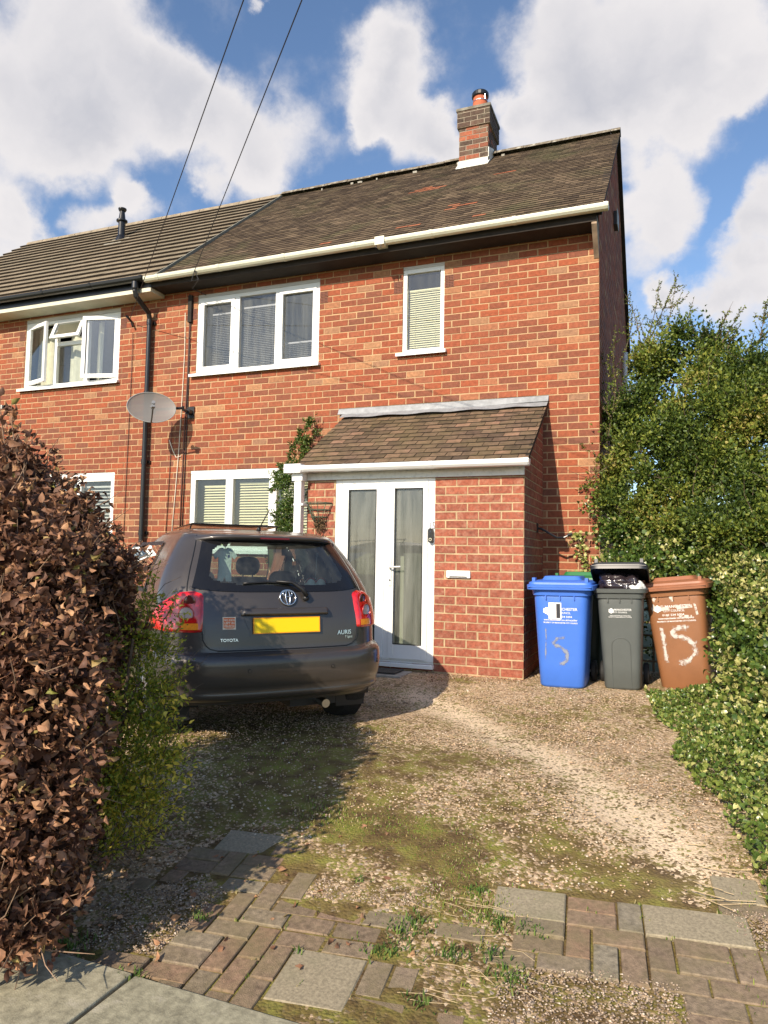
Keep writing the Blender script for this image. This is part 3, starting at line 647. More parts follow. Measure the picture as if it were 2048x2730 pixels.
# ------------------------------------------------------------------ pipes and cables on the wall
mb=MB();xpipe=-6.165
mb.tube([(-6.18,-.375,4.92),(-6.18,-.375,4.80),(-6.175,-.36,4.74),(-6.165,-.10,4.58),(xpipe,-.07,4.50)],.036,14);mb.tube([(xpipe,-.07,4.50),(xpipe,-.07,-.1)],.036,14)
for z in (4.45,3.42,2.45,1.45,.5):
    mb.tube([(xpipe,-.07,z-.035),(xpipe,-.07,z+.035)],.043,14);mb.box(xpipe-.065,xpipe+.065,-.03,.0,z-.02,z+.02)
mb.lathe([(.05,4.93),(.05,4.84),(.042,4.82)],(-6.18,-.375,0),n=14)
mb.build('drain_pipe',M['black_pl'],nhouse,smooth=False)
def cable(name,pts,r,m,parent):
    mb=MB();mb.tube(pts,r,6);return mb.build(name,m,parent,smooth=True)
cable('cable',[(-5.52,-.03,4.80),(-5.52,-.012,4.4),(-5.525,-.012,3.6),(-5.54,-.012,3.0),(-5.555,-.012,2.2),(-5.565,-.012,1.2)],.009,M['brown_wire'],house)
cable('cable',[(-5.50,-.02,4.7),(-5.505,-.012,3.4),(-5.51,-.012,2.6),(-5.53,-.012,1.2)],.006,M['wire'],house)
cable('cable',[(-5.60,-.012,4.55),(-5.585,-.012,4.0),(-5.60,-.012,3.4),(-5.625,-.012,2.6),(-5.66,-.012,2.0),(-5.71,-.012,1.2)],.0055,M['white_wire'],house)
mb=MB();mb.box(-5.535,-5.475,-.045,-.004,4.40,4.78);mb.build('cable_cover',M['soffit_dk'],house)
cable('cable',[(-6.50,-.02,4.35),(-6.505,-.012,3.6),(-6.52,-.012,2.4),(-6.53,-.012,.8)],.005,M['brown_wire'],nhouse)
cable('cable',[(-5.76,-.02,3.0),(-5.765,-.012,2.4),(-5.80,-.012,1.2)],.005,M['brown_wire'],house)
cable('cable',[(-5.78,-.03,2.75),(-5.72,-.02,2.6),(-5.66,-.02,2.5),(-5.58,-.015,2.52)],.005,M['white_wire'],house)
# gable fittings
mb=MB();g1=raydir(1641,589);t=(.02-CAM[0])/g1[0];gp=CAM+g1*t
mb.box(.0,.05,gp[1]-.12,gp[1]+.12,gp[2]-.1,gp[2]+.1);mb.box(.05,.06,gp[1]-.14,gp[1]+.14,gp[2]-.12,gp[2]+.12,0,1)
mb.build('wall_vent',[M['black_pl'],mat('grey vent rim',(.35,.36,.36),.6)],house)
mb=MB();mb.tube([(.05,4.6,4.75),(.05,4.6,3.9),(.05,4.2,3.5),(.05,4.2,0)],.04,10);mb.build('waste_pipe',mat('pale grey pipe',(.55,.58,.62),.5),house)
# ------------------------------------------------------------------ porch
PY=-1.168;PX0,PX1=-3.0,-.617
pf=lambda x,z,o:(x,PY+.0045-o,z)
ps=lambda y,z,o:(PX1-.0045+o,y,z)
pl=lambda y,z,o:(PX0+.0045-o,y,z)
D_=(-2.66,-1.53,.075,1.985)
PE=np.array([PY-.10,2.125]);PR=np.array([0.0,2.925])
prl=lambda y:PE[1]+(PR[1]-PE[1])*(y-PE[0])/(PR[0]-PE[0])
mb=MB()
brickwork(mb,PX0,PX1,-.15,1.99,[D_,(-2.66,-1.53,-1,-.02)],pf,course=.0855,length=.2286,zref=.005,xref=PX1,jit=.0022,joint=.0125,depth=.004)
slab_with_holes(mb,PX0,PX1,-.3,2.06,[D_],pf,reveal=.09)
cl=lambda y,z:z<prl(y)-.03
brickwork(mb,PY,-.002,-.15,2.9,[],ps,course=.0855,length=.2286,zref=.005,xref=PY,clip=cl,jit=.002)
mb.poly([ps(PY,-.3,0),ps(0,-.3,0),ps(0,prl(0)-.03,0),ps(PY,prl(PY)-.03,0)],0,1)
brickwork(mb,PY,-.002,-.15,2.9,[],pl,course=.0855,zref=.005,xref=PY,clip=cl)
mb.poly([pl(PY,-.3,0),pl(PY,prl(PY)-.03,0),pl(0,prl(0)-.03,0),pl(0,-.3,0)],0,1)
mb.build('porch_wall',[M['brick_porch'],M['mortar_dk']],house)
mb=MB()   # inside of the porch
xa,xb=PX0+.1,PX1-.1
mb.quad((xa,-.02,0),(xb,-.02,0),(xb,-.02,2.4),(xa,-.02,2.4));mb.quad((xa,PY+.1,0),(xa,-.02,0),(xa,-.02,2.4),(xa,PY+.1,2.2));mb.quad((xb,PY+.1,0),(xb,-.02,0),(xb,-.02,2.4),(xb,PY+.1,2.2))
mb.quad((xa,PY+.1,2.02),(xb,PY+.1,2.02),(xb,-.02,2.4),(xa,-.02,2.4));mb.quad((xa,PY,.10),(xb,PY,.10),(xb,0,.10),(xa,0,.10),0,1)
mb.box(-2.25,-1.45,-.08,-.022,.1,2.0,0,2);mb.box(-1.72,-1.40,-.2,-.085,.10,.42,0,0)
mb.build('porch_interior',[M['plaster'],mat('porch floor',(.32,.30,.24),.8),mat('inner door',(.12,.13,.12),.5)],house)
oran=[]
mb=MB();roof(mb,-3.10,-.565,PE,PR,.112,.168,.010,tone=lambda x,s,r:r,sag=.006,lapx=.006)
mb.hexa([(-.60,PE[0],PE[1]-.03),(-.563,PE[0],PE[1]-.03),(-.563,PR[0],PR[1]-.03),(-.60,PR[0],PR[1]-.03),(-.60,PE[0],PE[1]+.01),(-.563,PE[0],PE[1]+.01),(-.563,PR[0],PR[1]+.01),(-.60,PR[0],PR[1]+.01)],.3,1)
mb.build('porch_roof',[M['tile3'],M['tile_edge']],house)
mb=MB();n=26     # lead flashing, gently buckled
def fl(u,v):
    x=-3.185+u*2.63
    return (x,-.012-.030*(1-v)-.010*abs(math.sin(x*3.1))*(1-v),2.945+.085*v-.012*math.sin(x*2.3)*(1-v))
mb.grid(fl,n,3);mb.grid(lambda u,v:(-3.185+u*2.63,-.012*v,3.03+.004*v),n,1)
d0=(PR-PE)/np.linalg.norm(PR-PE);nn0=np.array([-d0[1],d0[0]])
mb.grid(lambda u,v:(-3.12+u*2.56,PR[0]-.02-d0[0]*.12*(1-v)+nn0[0]*.034,PR[1]-d0[1]*.12*(1-v)+nn0[1]*.034+.006*math.sin(u*31)*(1-v)),60,2)
mb.build('porch_flashing',M['lead'],house,smooth=True)
gutter('porch_gutter',-3.10,-.54,PY-.155,2.13,M['upvc'],house,r=.054,br=.95)
mb=MB();mb.box(PX0-.02,PX1+.004,PY-.022,PY-.006,1.99,2.115);mb.box(PX0-.02,PX1+.006,PY-.030,PY-.0225,1.985,2.0);
mb.build('porch_fascia',mat('porch fascia board',(.74,.73,.68),.45,var=.05,stain=(.25,.24,.2),stain_scale=22,stain_amt=.35),house)
mb=MB();mb.box(-3.095,-3.01,PY-.135,PY-.05,-.02,2.04);mb.box(-3.19,-2.985,PY-.21,PY-.03,2.05,2.15);mb.box(-3.12,-2.99,PY-.15,PY-.04,1.97,2.05)
mb.box(-3.10,-2.98,PY-.14,PY-.0,1.70,1.725);mb.build('porch_drain_pipe',M['upvc'],house,bevel=.006)
# door set
DY=PY+.012
mb=MB();x0,x1,z0,z1=D_
frame_rect(mb,x0,x1,z0,z1,.06,DY,DY+.07,ws=(.075,.075,.04,.045));mb.box(-2.085,-2.03,DY,DY+.07,z0+.04,z1-.045)
ds=mb.build('door_frame',U,house,bevel=.004)
mb=MB();frame_rect(mb,-2.585,-2.086,z0+.04,z1-.046,.08,DY-.010,DY+.05,ws=(.085,.095,.15,.065));sl_=mb.build('side_panel',U,house,bevel=.004)
pane(-2.50,-2.18,z0+.19,z1-.11,DY+.01,sl_,M['glass_door'])
mb=MB();frame_rect(mb,-2.029,-1.606,z0+.04,z1-.046,.06,DY-.014,DY+.05,ws=(.06,.055,.15,.06));dr=mb.build('front_door',U,house,bevel=.004)
pane(-1.97,-1.66,z0+.19,z1-.105,DY+.01,dr,M['glass_door'])
mb=MB();frame_rect(mb,-1.972,-1.658,z0+.187,z1-.104,.008,DY-.018,DY-.014,mi=0);frame_rect(mb,-2.502,-2.178,z0+.187,z1-.109,.008,DY-.014,DY-.0102,mi=0)
mb.build('pane_gasket',M['black_pl'],dr)
mb=MB();mb.box(-2.022,-1.992,DY-.026,DY-.014,.86,1.16);mb.tube([(-2.007,DY-.02,1.055),(-2.007,DY-.065,1.055),(-1.99,DY-.072,1.056),(-1.875,DY-.07,1.062)],.0095,8)
mb.build('handle',mat('pale door metal',(.80,.80,.76),.3,metal=.2),dr,bevel=.003)
mb=MB();mb.lathe([(0,.004),(.008,.004),(.008,0)],(-2.007,DY-.027,.92),(0,-1,0),n=10);mb.build('keyhole',M['black_pl'],dr)
mb=MB();mb.box(x0-.01,x1+.01,PY-.05,PY+.05,.035,.075);mb.build('door_sill',U,house,bevel=.004)
mb=MB();put_text(mb,'15',.105,lambda a,b:(-1.563+a,PY-.002,1.49+b),sx=.75,bold=.0);mb.build('house_number',mat('grey house number',(.33,.33,.33),.5),house)
mb=MB()
def rbox(mb,cx,cz,w,h,y0,y1,r,mi=0,n=6):
    P=[]
    for q,(sx,sz) in enumerate(((1,1),(-1,1),(-1,-1),(1,-1))):
        for k in range(n+1):
            a=math.pi/2*(q+k/n);P.append((cx+sx*(w/2-r)+r*math.cos(a),cz+sz*(h/2-r)+r*math.sin(a)))
    mb.poly([(x,y0,z) for x,z in P][::-1],0,mi);m=len(P)
    for i in range(m):
        j=(i+1)%m;mb.quad((P[i][0],y0,P[i][1]),(P[j][0],y0,P[j][1]),(P[j][0],y1,P[j][1]),(P[i][0],y1,P[i][1]),0,mi)
rbox(mb,-1.565,1.385,.048,.15,PY-.035,PY,.022)
mb.lathe([(0,.004),(.016,.004),(.016,0)],(-1.565,PY-.035,1.345),(0,-1,0),mi=1,n=16);mb.lathe([(0,.007),(.010,.006),(.010,0)],(-1.565,PY-.035,1.345),(0,-1,0),n=12);mb.lathe([(0,.004),(.008,.003),(.009,0)],(-1.565,PY-.035,1.425),(0,-1,0),n=12,mi=2)
mb.build('doorbell',[M['black_pl'],mat('bell ring',(.65,.62,.45),.3),mat('bell lens',(.05,.06,.08),.1)],house)
mb=MB();rbox(mb,-1.272,.998,.245,.072,PY-.022,PY,.006);rbox(mb,-1.272,1.003,.19,.036,PY-.0275,PY-.022,.004);mb.box(-1.362,-1.182,PY-.024,PY-.0222,.966,.976,0,1)
mb.build('letterbox',[U,M['black_pl']],house)
# paving step and mat in front of the door
A_=onG(752,1447);gx=-2.35;
mb=MB();z=gz(-1.5);mb.box(-2.62,-1.72,-1.62,-1.26,-.03,.012);st=mb.build('door_step',mat('concrete step',(.33,.31,.27),.9,var=.25,scale=12,bump=.5),house,bevel=.006)
mt=MB();mt.hexa([(-2.55,-1.56,.016),(-1.80,-1.55,.016),(-1.80,-1.28,.016),(-2.55,-1.27,.016),(-2.55,-1.56,.030),(-1.80,-1.55,.030),(-1.80,-1.28,.030),(-2.55,-1.27,.030)])
tag(mt.build('door_mat',mat('dark door mat',(.05,.045,.04),.95,var=.3,scale=60,bump=.8),bevel=.004),'thin dark door mat on the concrete step below the white porch door','door mat')
# wall planter basket
hb=thing('wall_basket','empty green wire basket on the narrow brick pier beside the porch door','wall basket',(-2.84,PY,1.45))
mb=MB();rr=.14
def arc(z,r,d):return [(-2.84+r*math.cos(a),PY-.012-d*math.sin(a),z) for a in np.linspace(0,math.pi,11)]
for z,r,d in ((1.735,.145,.15),(1.66,.125,.13),(1.58,.10,.10)):mb.tube(arc(z,r,d)+[arc(z,r,d)[0]],.0042,5)
T,Bm=arc(1.735,.145,.15),arc(1.47,.03,.03)
for i in range(0,11,2):mb.tube([T[i],tuple(.55*np.array(T[i])+.45*np.array(Bm[i])+np.array([0,-.01,0])),Bm[i]],.0038,5)
mb.tube([(-2.985,PY-.008,1.735),(-2.695,PY-.008,1.735)],.004,5)
mb.build('wire_frame',mat('green wire',(.06,.10,.06),.5),hb)
mb=MB();P=np.array([-2.83,PY-.04,1.50])+RNG.normal(size=(260,3))*[.032,.015,.045];V,Fc=leaf_mesh(P,rdir(260),RNG.uniform(.02,.05,260),.3)
fastmesh('liner',V,Fc,mat_rnd('coir liner',[(0,(.10,.06,.035)),(1,(.22,.14,.07))],mott=.2,bump=0),np.repeat(RNG.random(260),8),hb)
# black bracket at the porch corner
wb=MB();a=np.array(onY(1440/1.2345,1375/1.2345,-.35));mb=wb
mb.tube([(PX1,-.40,1.50),(PX1+.05,-.40,1.49),(PX1+.20,-.36,1.40),(PX1+.27,-.33,1.40),(PX1+.33,-.32,1.43)],.013,8);mb.box(PX1,PX1+.012,-.43,-.37,1.45,1.55)
mb.tube([(PX1+.31,-.32,1.425),(PX1+.36,-.32,1.44)],.018,8)
tag(wb.build('wall_bracket',M['black_pl']),'black curved bracket sticking out of the shaded side wall of the porch','bracket')
# ------------------------------------------------------------------ satellite dish
dc=np.array([-5.70,-.52,3.105]);dn=np.array([.66,-.72,.22]);dn/=np.linalg.norm(dn)
du=np.cross(np.array([0,0,1.]),dn);du/=np.linalg.norm(du);dv=np.cross(dn,du)
sd=thing('satellite_dish','oval grey mesh satellite dish on the wall over the black drain pipe','satellite dish',tuple(dc+np.array([.1,.5,0])))
mb=MB();nr=10;nth=48
def dp(r,t,o=0):
    return dc+du*.310*r*math.cos(t)+dv*.215*r*math.sin(t)+dn*(.05*r*r-.05+o)
for i in range(nr):
    for k in range(nth):
        t0,t1=2*math.pi*k/nth,2*math.pi*(k+1)/nth;r0,r1=i/nr,(i+1)/nr
        mb.quad(dp(r0,t0),dp(r1,t0),dp(r1,t1),dp(r0,t1))
m,t,b,o=newmat('perforated dish');b.inputs['Base Color'].default_value=(.21,.20,.19,1);b.inputs['Roughness'].default_value=.45
tr=N(t,'ShaderNodeBsdfTransparent');ms=N(t,'ShaderNodeMixShader',i_0=.10);t.links.new(b.outputs[0],ms.inputs[1]);t.links.new(tr.outputs[0],ms.inputs[2]);t.links.new(ms.outputs[0],o.inputs[0]);M['dish']=m
ref=mb.build('reflector',M['dish'],sd,smooth=True)
mb=MB();mb.tube([dp(1,2*math.pi*k/nth) for k in range(nth)],.006,6,closed=True);mb.build('rim',mat('dish rim',(.30,.31,.30),.5),ref)
fp=dc+dn*.30-dv*.10;mb=MB();mb.tube([dp(1,-math.pi/2,-.01),dp(.98,-math.pi/2,.08),fp-dv*.05],.010,8);mb.build('feed_arm',mat('dark grey metal',(.10,.10,.10),.5,metal=.3),sd)
mb=MB();mb.tube([fp-dn*.0,fp+dn*.10],.022,12);mb.lathe([(0,0),(.028,.0),(.030,.03),(.022,.04)],fp-dn*.03,-dn,n=14);mb.obox(fp+dn*.05-dv*.02,du*.018,dv*.035,dn*.03);mb.build('receiver_head',mat('grey receiver',(.22,.23,.25),.5),sd)
mb=MB();bp=np.array([-5.44,0,3.12]);mb.tube([bp,bp+np.array([0,-.18,0]),bp+np.array([0,-.20,.05])],.019,8);mb.tube([bp+np.array([0,-.18,.03]),dc-dn*.08],.019,8);mb.obox(bp+np.array([0,-.01,0]),(.05,0,0),(0,.01,0),(0,0,.08));mb.obox(dc-dn*.09,du*.06,dv*.05,dn*.02);mb.tube([bp+np.array([.0,-.10,.0]),bp+np.array([.0,-.02,-.0])],.04,10)
mb.build('wall_mount',mat('black mount',(.02,.02,.022),.4),sd)
# camera-like lamp on the neighbour's wall
q=onY(15/1.2345,1087/1.2345,-.08);mb=MB();mb.lathe([(0,0),(.035,.0),(.04,.04),(.03,.12)],(q[0]+.05,-.02,q[2]),(0,-1,0),n=14);mb.tube([(q[0]+.05,-.05,q[2]),(q[0]-.02,-.10,q[2]+.01)],.02,8)
mb.obox((q[0]-.05,-.11,q[2]+.005),(.035,0,0),(0,.03,0),(0,0,.03),0,1)
tag(mb.build('wall_camera',[M['black_pl'],M['upvc_old']]),'small black and white security camera at the far left of the brick wall','security camera')
mb=MB();q=onY(1440/4.1475/1.2345,(700+640/4.1475)/1.2345,-.05);mb.tube([(q[0],-.0,q[2]-.02),(q[0],-.10,q[2]+.03),(q[0]-.02,-.12,q[2]+.05)],.018,8);mb.tube([(q[0],-.03,q[2]),(q[0]+.06,-.06,q[2]-.10)],.015,8)
mb.build('wire_bracket',M['black_pl'],nhouse)
# overhead wires
def wire(px,py,anchor,Yf,label):
    P=onY(px,py,Yf);A=np.array(anchor);d=P-A;far=A+d*6
    pts=[A+(far-A)*t for t in np.linspace(0,1,14)]
    mb=MB();mb.tube(pts,.0048,5);tag(mb.build('overhead_wire',M['wire']),label,'overhead wire',None)
q1=onY(1440/4.1475/1.2345,(700+615/4.1475)/1.2345,-.11);wire(526,0,q1,-3.9,'overhead wire on the left, running up from the neighbouring wall by the open window')
q2=onY((340+990/5.53)/1.2345,(700+115/5.53)/1.2345,-.43);wire(652,0,q2,-3.9,'overhead wire on the right, running up from the bracket on the pale gutter')
mb=MB();mb.tube([(q2[0],-.43,q2[2]),(q2[0]-.05,-.42,q2[2]-.13)],.007,5);mb.tube([(q2[0],-.43,q2[2]),(q2[0]+.06,-.42,q2[2]-.13)],.007,5);mb.tube([(q2[0]-.05,-.42,q2[2]-.13),(q2[0]+.06,-.42,q2[2]-.13),(q2[0]-.2,-.2,4.80),(q2[0]-.1,-.02,4.76)],.006,5)
mb.build('wire_hook',M['wire'],house)
mb=MB();xx=onY(820/1,522,-.43)[0];mb.box(xx-.06,xx+.06,-.445,-.30,4.90,5.0);mb.tube([(xx-.03,-.44,4.98),(xx-.04,-.44,4.86)],.006,5,mi=1);mb.tube([(xx+.03,-.44,4.98),(xx+.02,-.44,4.86)],.006,5,mi=1)
mb.build('gutter_joint',[M['gutter'],M['wire']],house)
# ------------------------------------------------------------------ bins
def se(t,a,b,n=7):
    c,s=math.cos(t),math.sin(t);return a*math.copysign(abs(c)**(2/n),c),b*math.copysign(abs(s)**(2/n),s)
def bin_(name,label,loc,rz_,lean,leanx,wt,wb,dt,db,H,mat_b,mat_l,lid_open=0,wheels=True,group='wheelie bins beside the porch'):
    root=thing(name,label,'wheelie bin',loc,group)
    Rm=Matrix.Rotation(rz_,3,'Z')@Matrix.Rotation(lean,3,'Y')@Matrix.Rotation(leanx,3,'X');L0=Vector(loc)
    T=lambda x,y,z:tuple(L0+Rm@Vector((x,y,z)))
    hb=H*.90
    def half(z):
        t=z/hb;return (wb+(wt-wb)*t)/2,(db+(dt-db)*t)/2
    def ring(z,ex=0,n=7,m=44):
        a,b=half(min(z,hb));return [(se(2*math.pi*k/m,a+ex,b+ex,n)[0],se(2*math.pi*k/m,a+ex,b+ex,n)[1]+(dt/2-b)*.0,z) for k in range(m)]
    mb=MB();lv=[(0,-.025),(.012,-.008),(.03,0),(hb*.25,0),(hb*.5,0),(hb*.75,0),(hb*.875,0),(hb*.90,-.004),(hb*.905,.012),(hb*.955,.016),(hb*.96,.035),(hb*.995,.038),(hb,.030)]
    R=[ring(z,e) for z,e in lv];m=44
    for a,b in zip(R,R[1:]):
        for k in range(m):
            j=(k+1)%m;mb.quad(T(*a[k]),T(*a[j]),T(*b[j]),T(*b[k]))
    mb.poly([T(*p) for p in R[0]][::-1]);inner=ring(hb,-.006);low=[(x*.9,y*.9,hb*.5) for x,y,z in inner]
    for k in range(m):
        j=(k+1)%m;mb.quad(T(*R[-1][k]),T(*R[-1][j]),T(*inner[j]),T(*inner[k]));mb.quad(T(*inner[k]),T(*inner[j]),T(*low[j]),T(*low[k]))
    mb.poly([T(*p) for p in low])
    for xx in (-wt*.25,0,wt*.25):mb.hexa([T(xx+s*.004,-dt/2-o,z) for z in (hb*.865,hb*.905) for s,o in ((-1,.012),(1,.012),(1,-.01),(-1,-.01))])
    body=mb.build('body',mat_b,root,smooth=True,angle=42)
    # lid
    hinge=(dt/2+.035,hb+.01)
    def LT(x,y,z):
        c,s=math.cos(lid_open),math.sin(lid_open);dy,dz=y-hinge[0],z-hinge[1]
        return T(x,hinge[0]+dy*c+dz*s,hinge[1]-dy*s+dz*c)
    A,B=wt/2+.048,dt/2+.052
    mb=MB();def_=[(hb-.035,0,1),(hb+.006,.004,1),(hb+.012,-.012,1),(hb+.03,-.016,1),(hb+.045,-.05,1),(hb+.048,-.065,1)]
    R=[[(*se(2*math.pi*k/m,A+e,B+e,10),z) for k in range(m)] for z,e,_ in def_]
    R=[[(x,y-.0,z+ (0.0 if y<0 else 0)) for x,y,z in r] for r in R]
    top=[]
    for k in range(m):
        x,y=se(2*math.pi*k/m,A*.62,B*.66,8);top.append((x,y+.03,hb+.052))
    top2=[(x*.88,(y-.03)*.9+.03,hb+.085) for x,y,z in top]
    R+= [top,top2]
    for a,b in zip(R,R[1:]):
        for k in range(m):
            j=(k+1)%m;mb.quad(LT(*a[k]),LT(*a[j]),LT(*b[j]),LT(*b[k]))
    mb.poly([LT(*p) for p in top2])
    under=[(x*.97,y*.97,z+.004) for x,y,z in R[0]];un=[(x*.9,y*.9,hb+.02) for x,y,z in R[0]]
    for k in range(m):
        j=(k+1)%m;mb.quad(LT(*under[k]),LT(*under[j]),LT(*R[0][j]),LT(*R[0][k]));mb.quad(LT(*un[k]),LT(*un[j]),LT(*under[j]),LT(*under[k]))
    mb.poly([LT(*p) for p in un][::-1])
    for sx in (-1,1):
        mb.hexa([LT(sx*A*.78+a,-B*.80+b,z) for z in (hb+.03,hb+.072) for a,b in ((-.014,-.03),(.014,-.03),(.014,.05),(-.014,.05))])
    mb.hexa([LT(x,-B-.001+o,z) for z in (hb-.012,hb-.006) for x,o in ((-A*.93,-.004),(A*.93,-.004),(A*.93,.01),(-A*.93,.01))])
    mb.build('lid',mat_l,root,smooth=True,angle=35)
    mb=MB();mb.tube([T(-wt*.38,dt/2+.02,hb-.03),T(-wt*.38,dt/2+.085,hb+.0),T(wt*.38,dt/2+.085,hb+.0),T(wt*.38,dt/2+.02,hb-.03)],.014,8);mb.build('handle',mat_b,root,smooth=True)
    if wheels:
        for sx in (-1,1):
            mb=MB();c=T(sx*(wb/2+.012),db/2+.015,.102);ax=Rm@Vector((sx,0,0))
            mb.lathe([(.035,.0),(.085,.0),(.100,.008),(.102,.025),(.100,.042),(.085,.05),(.035,.05),(.0,.045)],c,tuple(ax),n=28)
            w=mb.build('wheel',mat('bin tyre',(.015,.015,.016),.75),root,smooth=True,angle=35)
            mb=MB();mb.lathe([(.075,.051),(.06,.047),(.03,.047),(.028,.058),(.0,.058)],c,tuple(ax),n=20);mb.build('hub',mat('bin hub',(.05,.05,.055),.5),w,smooth=True,angle=35)
        mb=MB();mb.tube([T(-wb/2-.03,db/2+.015,.102),T(wb/2+.03,db/2+.015,.102)],.012,8);mb.build('axle',M['steel'],root)
    def fr(x,z,o=.0025):
        a,b=half(z);n=7;y=-b*(max(0,1-abs(x/a)**n))**(1/n);return T(x,y-o,z)
    return root,body,fr,hb,T
plb=mat('blue bin plastic',(.055,.17,.62),.42,var=.05,scale=6,bump=.15,bscale=400)
plg=mat('grey bin plastic',(.085,.095,.09),.5,var=.06,scale=8,bump=.25,bscale=400)
plbr=mat('brown bin plastic',(.27,.115,.048),.5,var=.08,scale=7,bump=.2,bscale=400)
white=mat('white print',(.85,.85,.83),.6)
def decal(parent,fr,items,name='printed_text',m=white):
    mb=MB()
    for body,size,cx,cz,sx,bold in items:put_text(mb,body,size,lambda a,b:fr(a,b),cx,cz,sx,bold=bold)
    return mb.build(name,m,parent)
def flower(parent,fr,cx,cz,r):   # rounded six-petal emblem
    mb=MB()
    for k in range(7):
        a=2*math.pi*k/6;ox,oz=(0,0) if k==6 else (r*.62*math.cos(a+.5),r*.62*math.sin(a+.5))
        mb.poly([fr(cx+ox+r*.42*math.cos(t),cz+oz+r*.42*math.sin(t),.0025+.0003*k) for t in np.linspace(0,2*math.pi,13)[:-1]])
    return mb.build('emblem',white,parent)
def spray(parent,fr,strokes,name,m,w=.03,n=24):
    mb=MB()
    for S_ in strokes:
        st,wd=S_;st=np.array(st,float);seg=[]
        L=np.r_[0,np.cumsum(np.linalg.norm(np.diff(st,axis=0),axis=1))];tt=np.linspace(0,L[-1],n)
        P=np.stack([np.interp(tt,L,st[:,0]),np.interp(tt,L,st[:,1])],1)
        d=np.gradient(P,axis=0);nn_=np.stack([-d[:,1],d[:,0]],1);nn_/=np.linalg.norm(nn_,axis=1,keepdims=True)+1e-9
        offs=[-1,-.66,-.33,0,.33,.66,1]
        for i in range(n-1):
            for o0,o1 in zip(offs,offs[1:]):
                f=1-abs((o0+o1)/2)
                e=min(1,(i+1)/3,(n-1-i)/3)
                mb.quad(fr(*(P[i]+nn_[i]*wd*o0),.004),fr(*(P[i+1]+nn_[i+1]*wd*o0),.004),fr(*(P[i+1]+nn_[i+1]*wd*o1),.004),fr(*(P[i]+nn_[i]*wd*o1),.004),(.55*f+.02)*e)
    return mb.build(name,m,parent)
bl=onG(1213,1490);s_=.95
pos=onG(1213,1489)
root,body,fr,hb,T=bin_('wheelie_bin','bright blue wheelie bin with closed lid standing against the porch corner',(pos[0]-.005,pos[1]+.30,pos[2]),math.radians(0),math.radians(-.6),0,.505,.405,.62,.50,1.03,plb,plb)
decal(body,fr,[('MANCHESTER',.034,.045,.715,.98,.01),('CITY COUNCIL',.026,.005,.682,.95,.005),('0161 234 5004',.024,.02,.647,1.15,.01),('www.manchester.gov.uk/recycling',.0215,0,.618,1.0,.02),('PROPERTY OF MANCHESTER CITY COUNCIL',.0165,0,.592,.92,.02)])
flower(body,fr,-.125,.70,.03)
mb=MB();mb.poly([fr(x,z,.0055) for x,z in ((-.105,.775),(.01,.775),(.01,.625),(-.105,.625),(-.105,.66),(-.118,.66),(-.118,.73),(-.105,.73))])
lb=mb.build('paper_label',mat('paper label',(.86,.86,.86),.6),body);mb=MB();mb.poly([fr(x,z,.0062) for x,z in ((-.035,.765),(.0,.765),(.0,.635),(-.035,.635))]);mb.build('label_strip',mat('label ink',(.03,.03,.04),.6),body)
graff=mat_spray('faded grey spray paint',(.27,.30,.36),.48,20)
spray(body,fr,[([(-.135,.55),(-.13,.46),(-.135,.38),(-.14,.24)],.012)],'spray_digit',graff,n=30)
spray(body,fr,[([(.05,.465),(-.03,.45),(-.07,.40),(.0,.375),(.06,.32),(.05,.25),(-.02,.21)],.034)],'spray_digit',graff,n=34)
# green lid bin behind
gp=(pos[0]+.03,pos[1]+.62+.02,0)
root2,body2,_,_,_=bin_('wheelie_bin','dark wheelie bin with green lid standing behind the blue one',(pos[0]+.07,-.47,0.0),0,0,0,.47,.38,.50,.42,1.06,mat('dark green bin',(.02,.04,.03),.5),mat('green bin lid',(.02,.16,.05),.45),wheels=False)
# black bin with open lid and rubbish bags
pos=onG(1344,1494)
root3,body3,fr3,hb3,T3=bin_('wheelie_bin','dark grey wheelie bin with lid propped open on rubbish bags',(pos[0],pos[1]+.27,pos[2]),math.radians(0),math.radians(-1.4),0,.405,.315,.52,.42,1.01,plg,mat('black bin lid',(.022,.023,.027),.4),lid_open=.36)
decal(body3,fr3,[('MANCHESTER',.0245,.025,.72,.95,.01),('CITY COUNCIL',.019,.0,.697,.95,.005),('www.manchester.gov.uk/recycling',.0135,0,.668,.95,.01),('PROPERTY OF MANCHESTER CITY COUNCIL',.011,0,.654,.9,.01)])
flower(body3,fr3,-.075,.71,.023)
mb=MB();P=[(-.075,.04),(-.075,.40)]+[(-.075+.075*(1-math.cos(a)),.40+.09*math.sin(a)) for a in np.linspace(0,math.pi,13)]+[(.075,.40),(.075,.04)]
P=[(-.08,.02),(-.08,.38)]+[(-.08*math.cos(a),.40+.07*math.sin(a)) for a in np.linspace(.2,math.pi-.2,13)]+[(.08,.38),(.08,.02)]
mb.tube([fr3(x,z,.000) for x,z in P],.004,6);mb.build('moulded_panel',plg,body3)
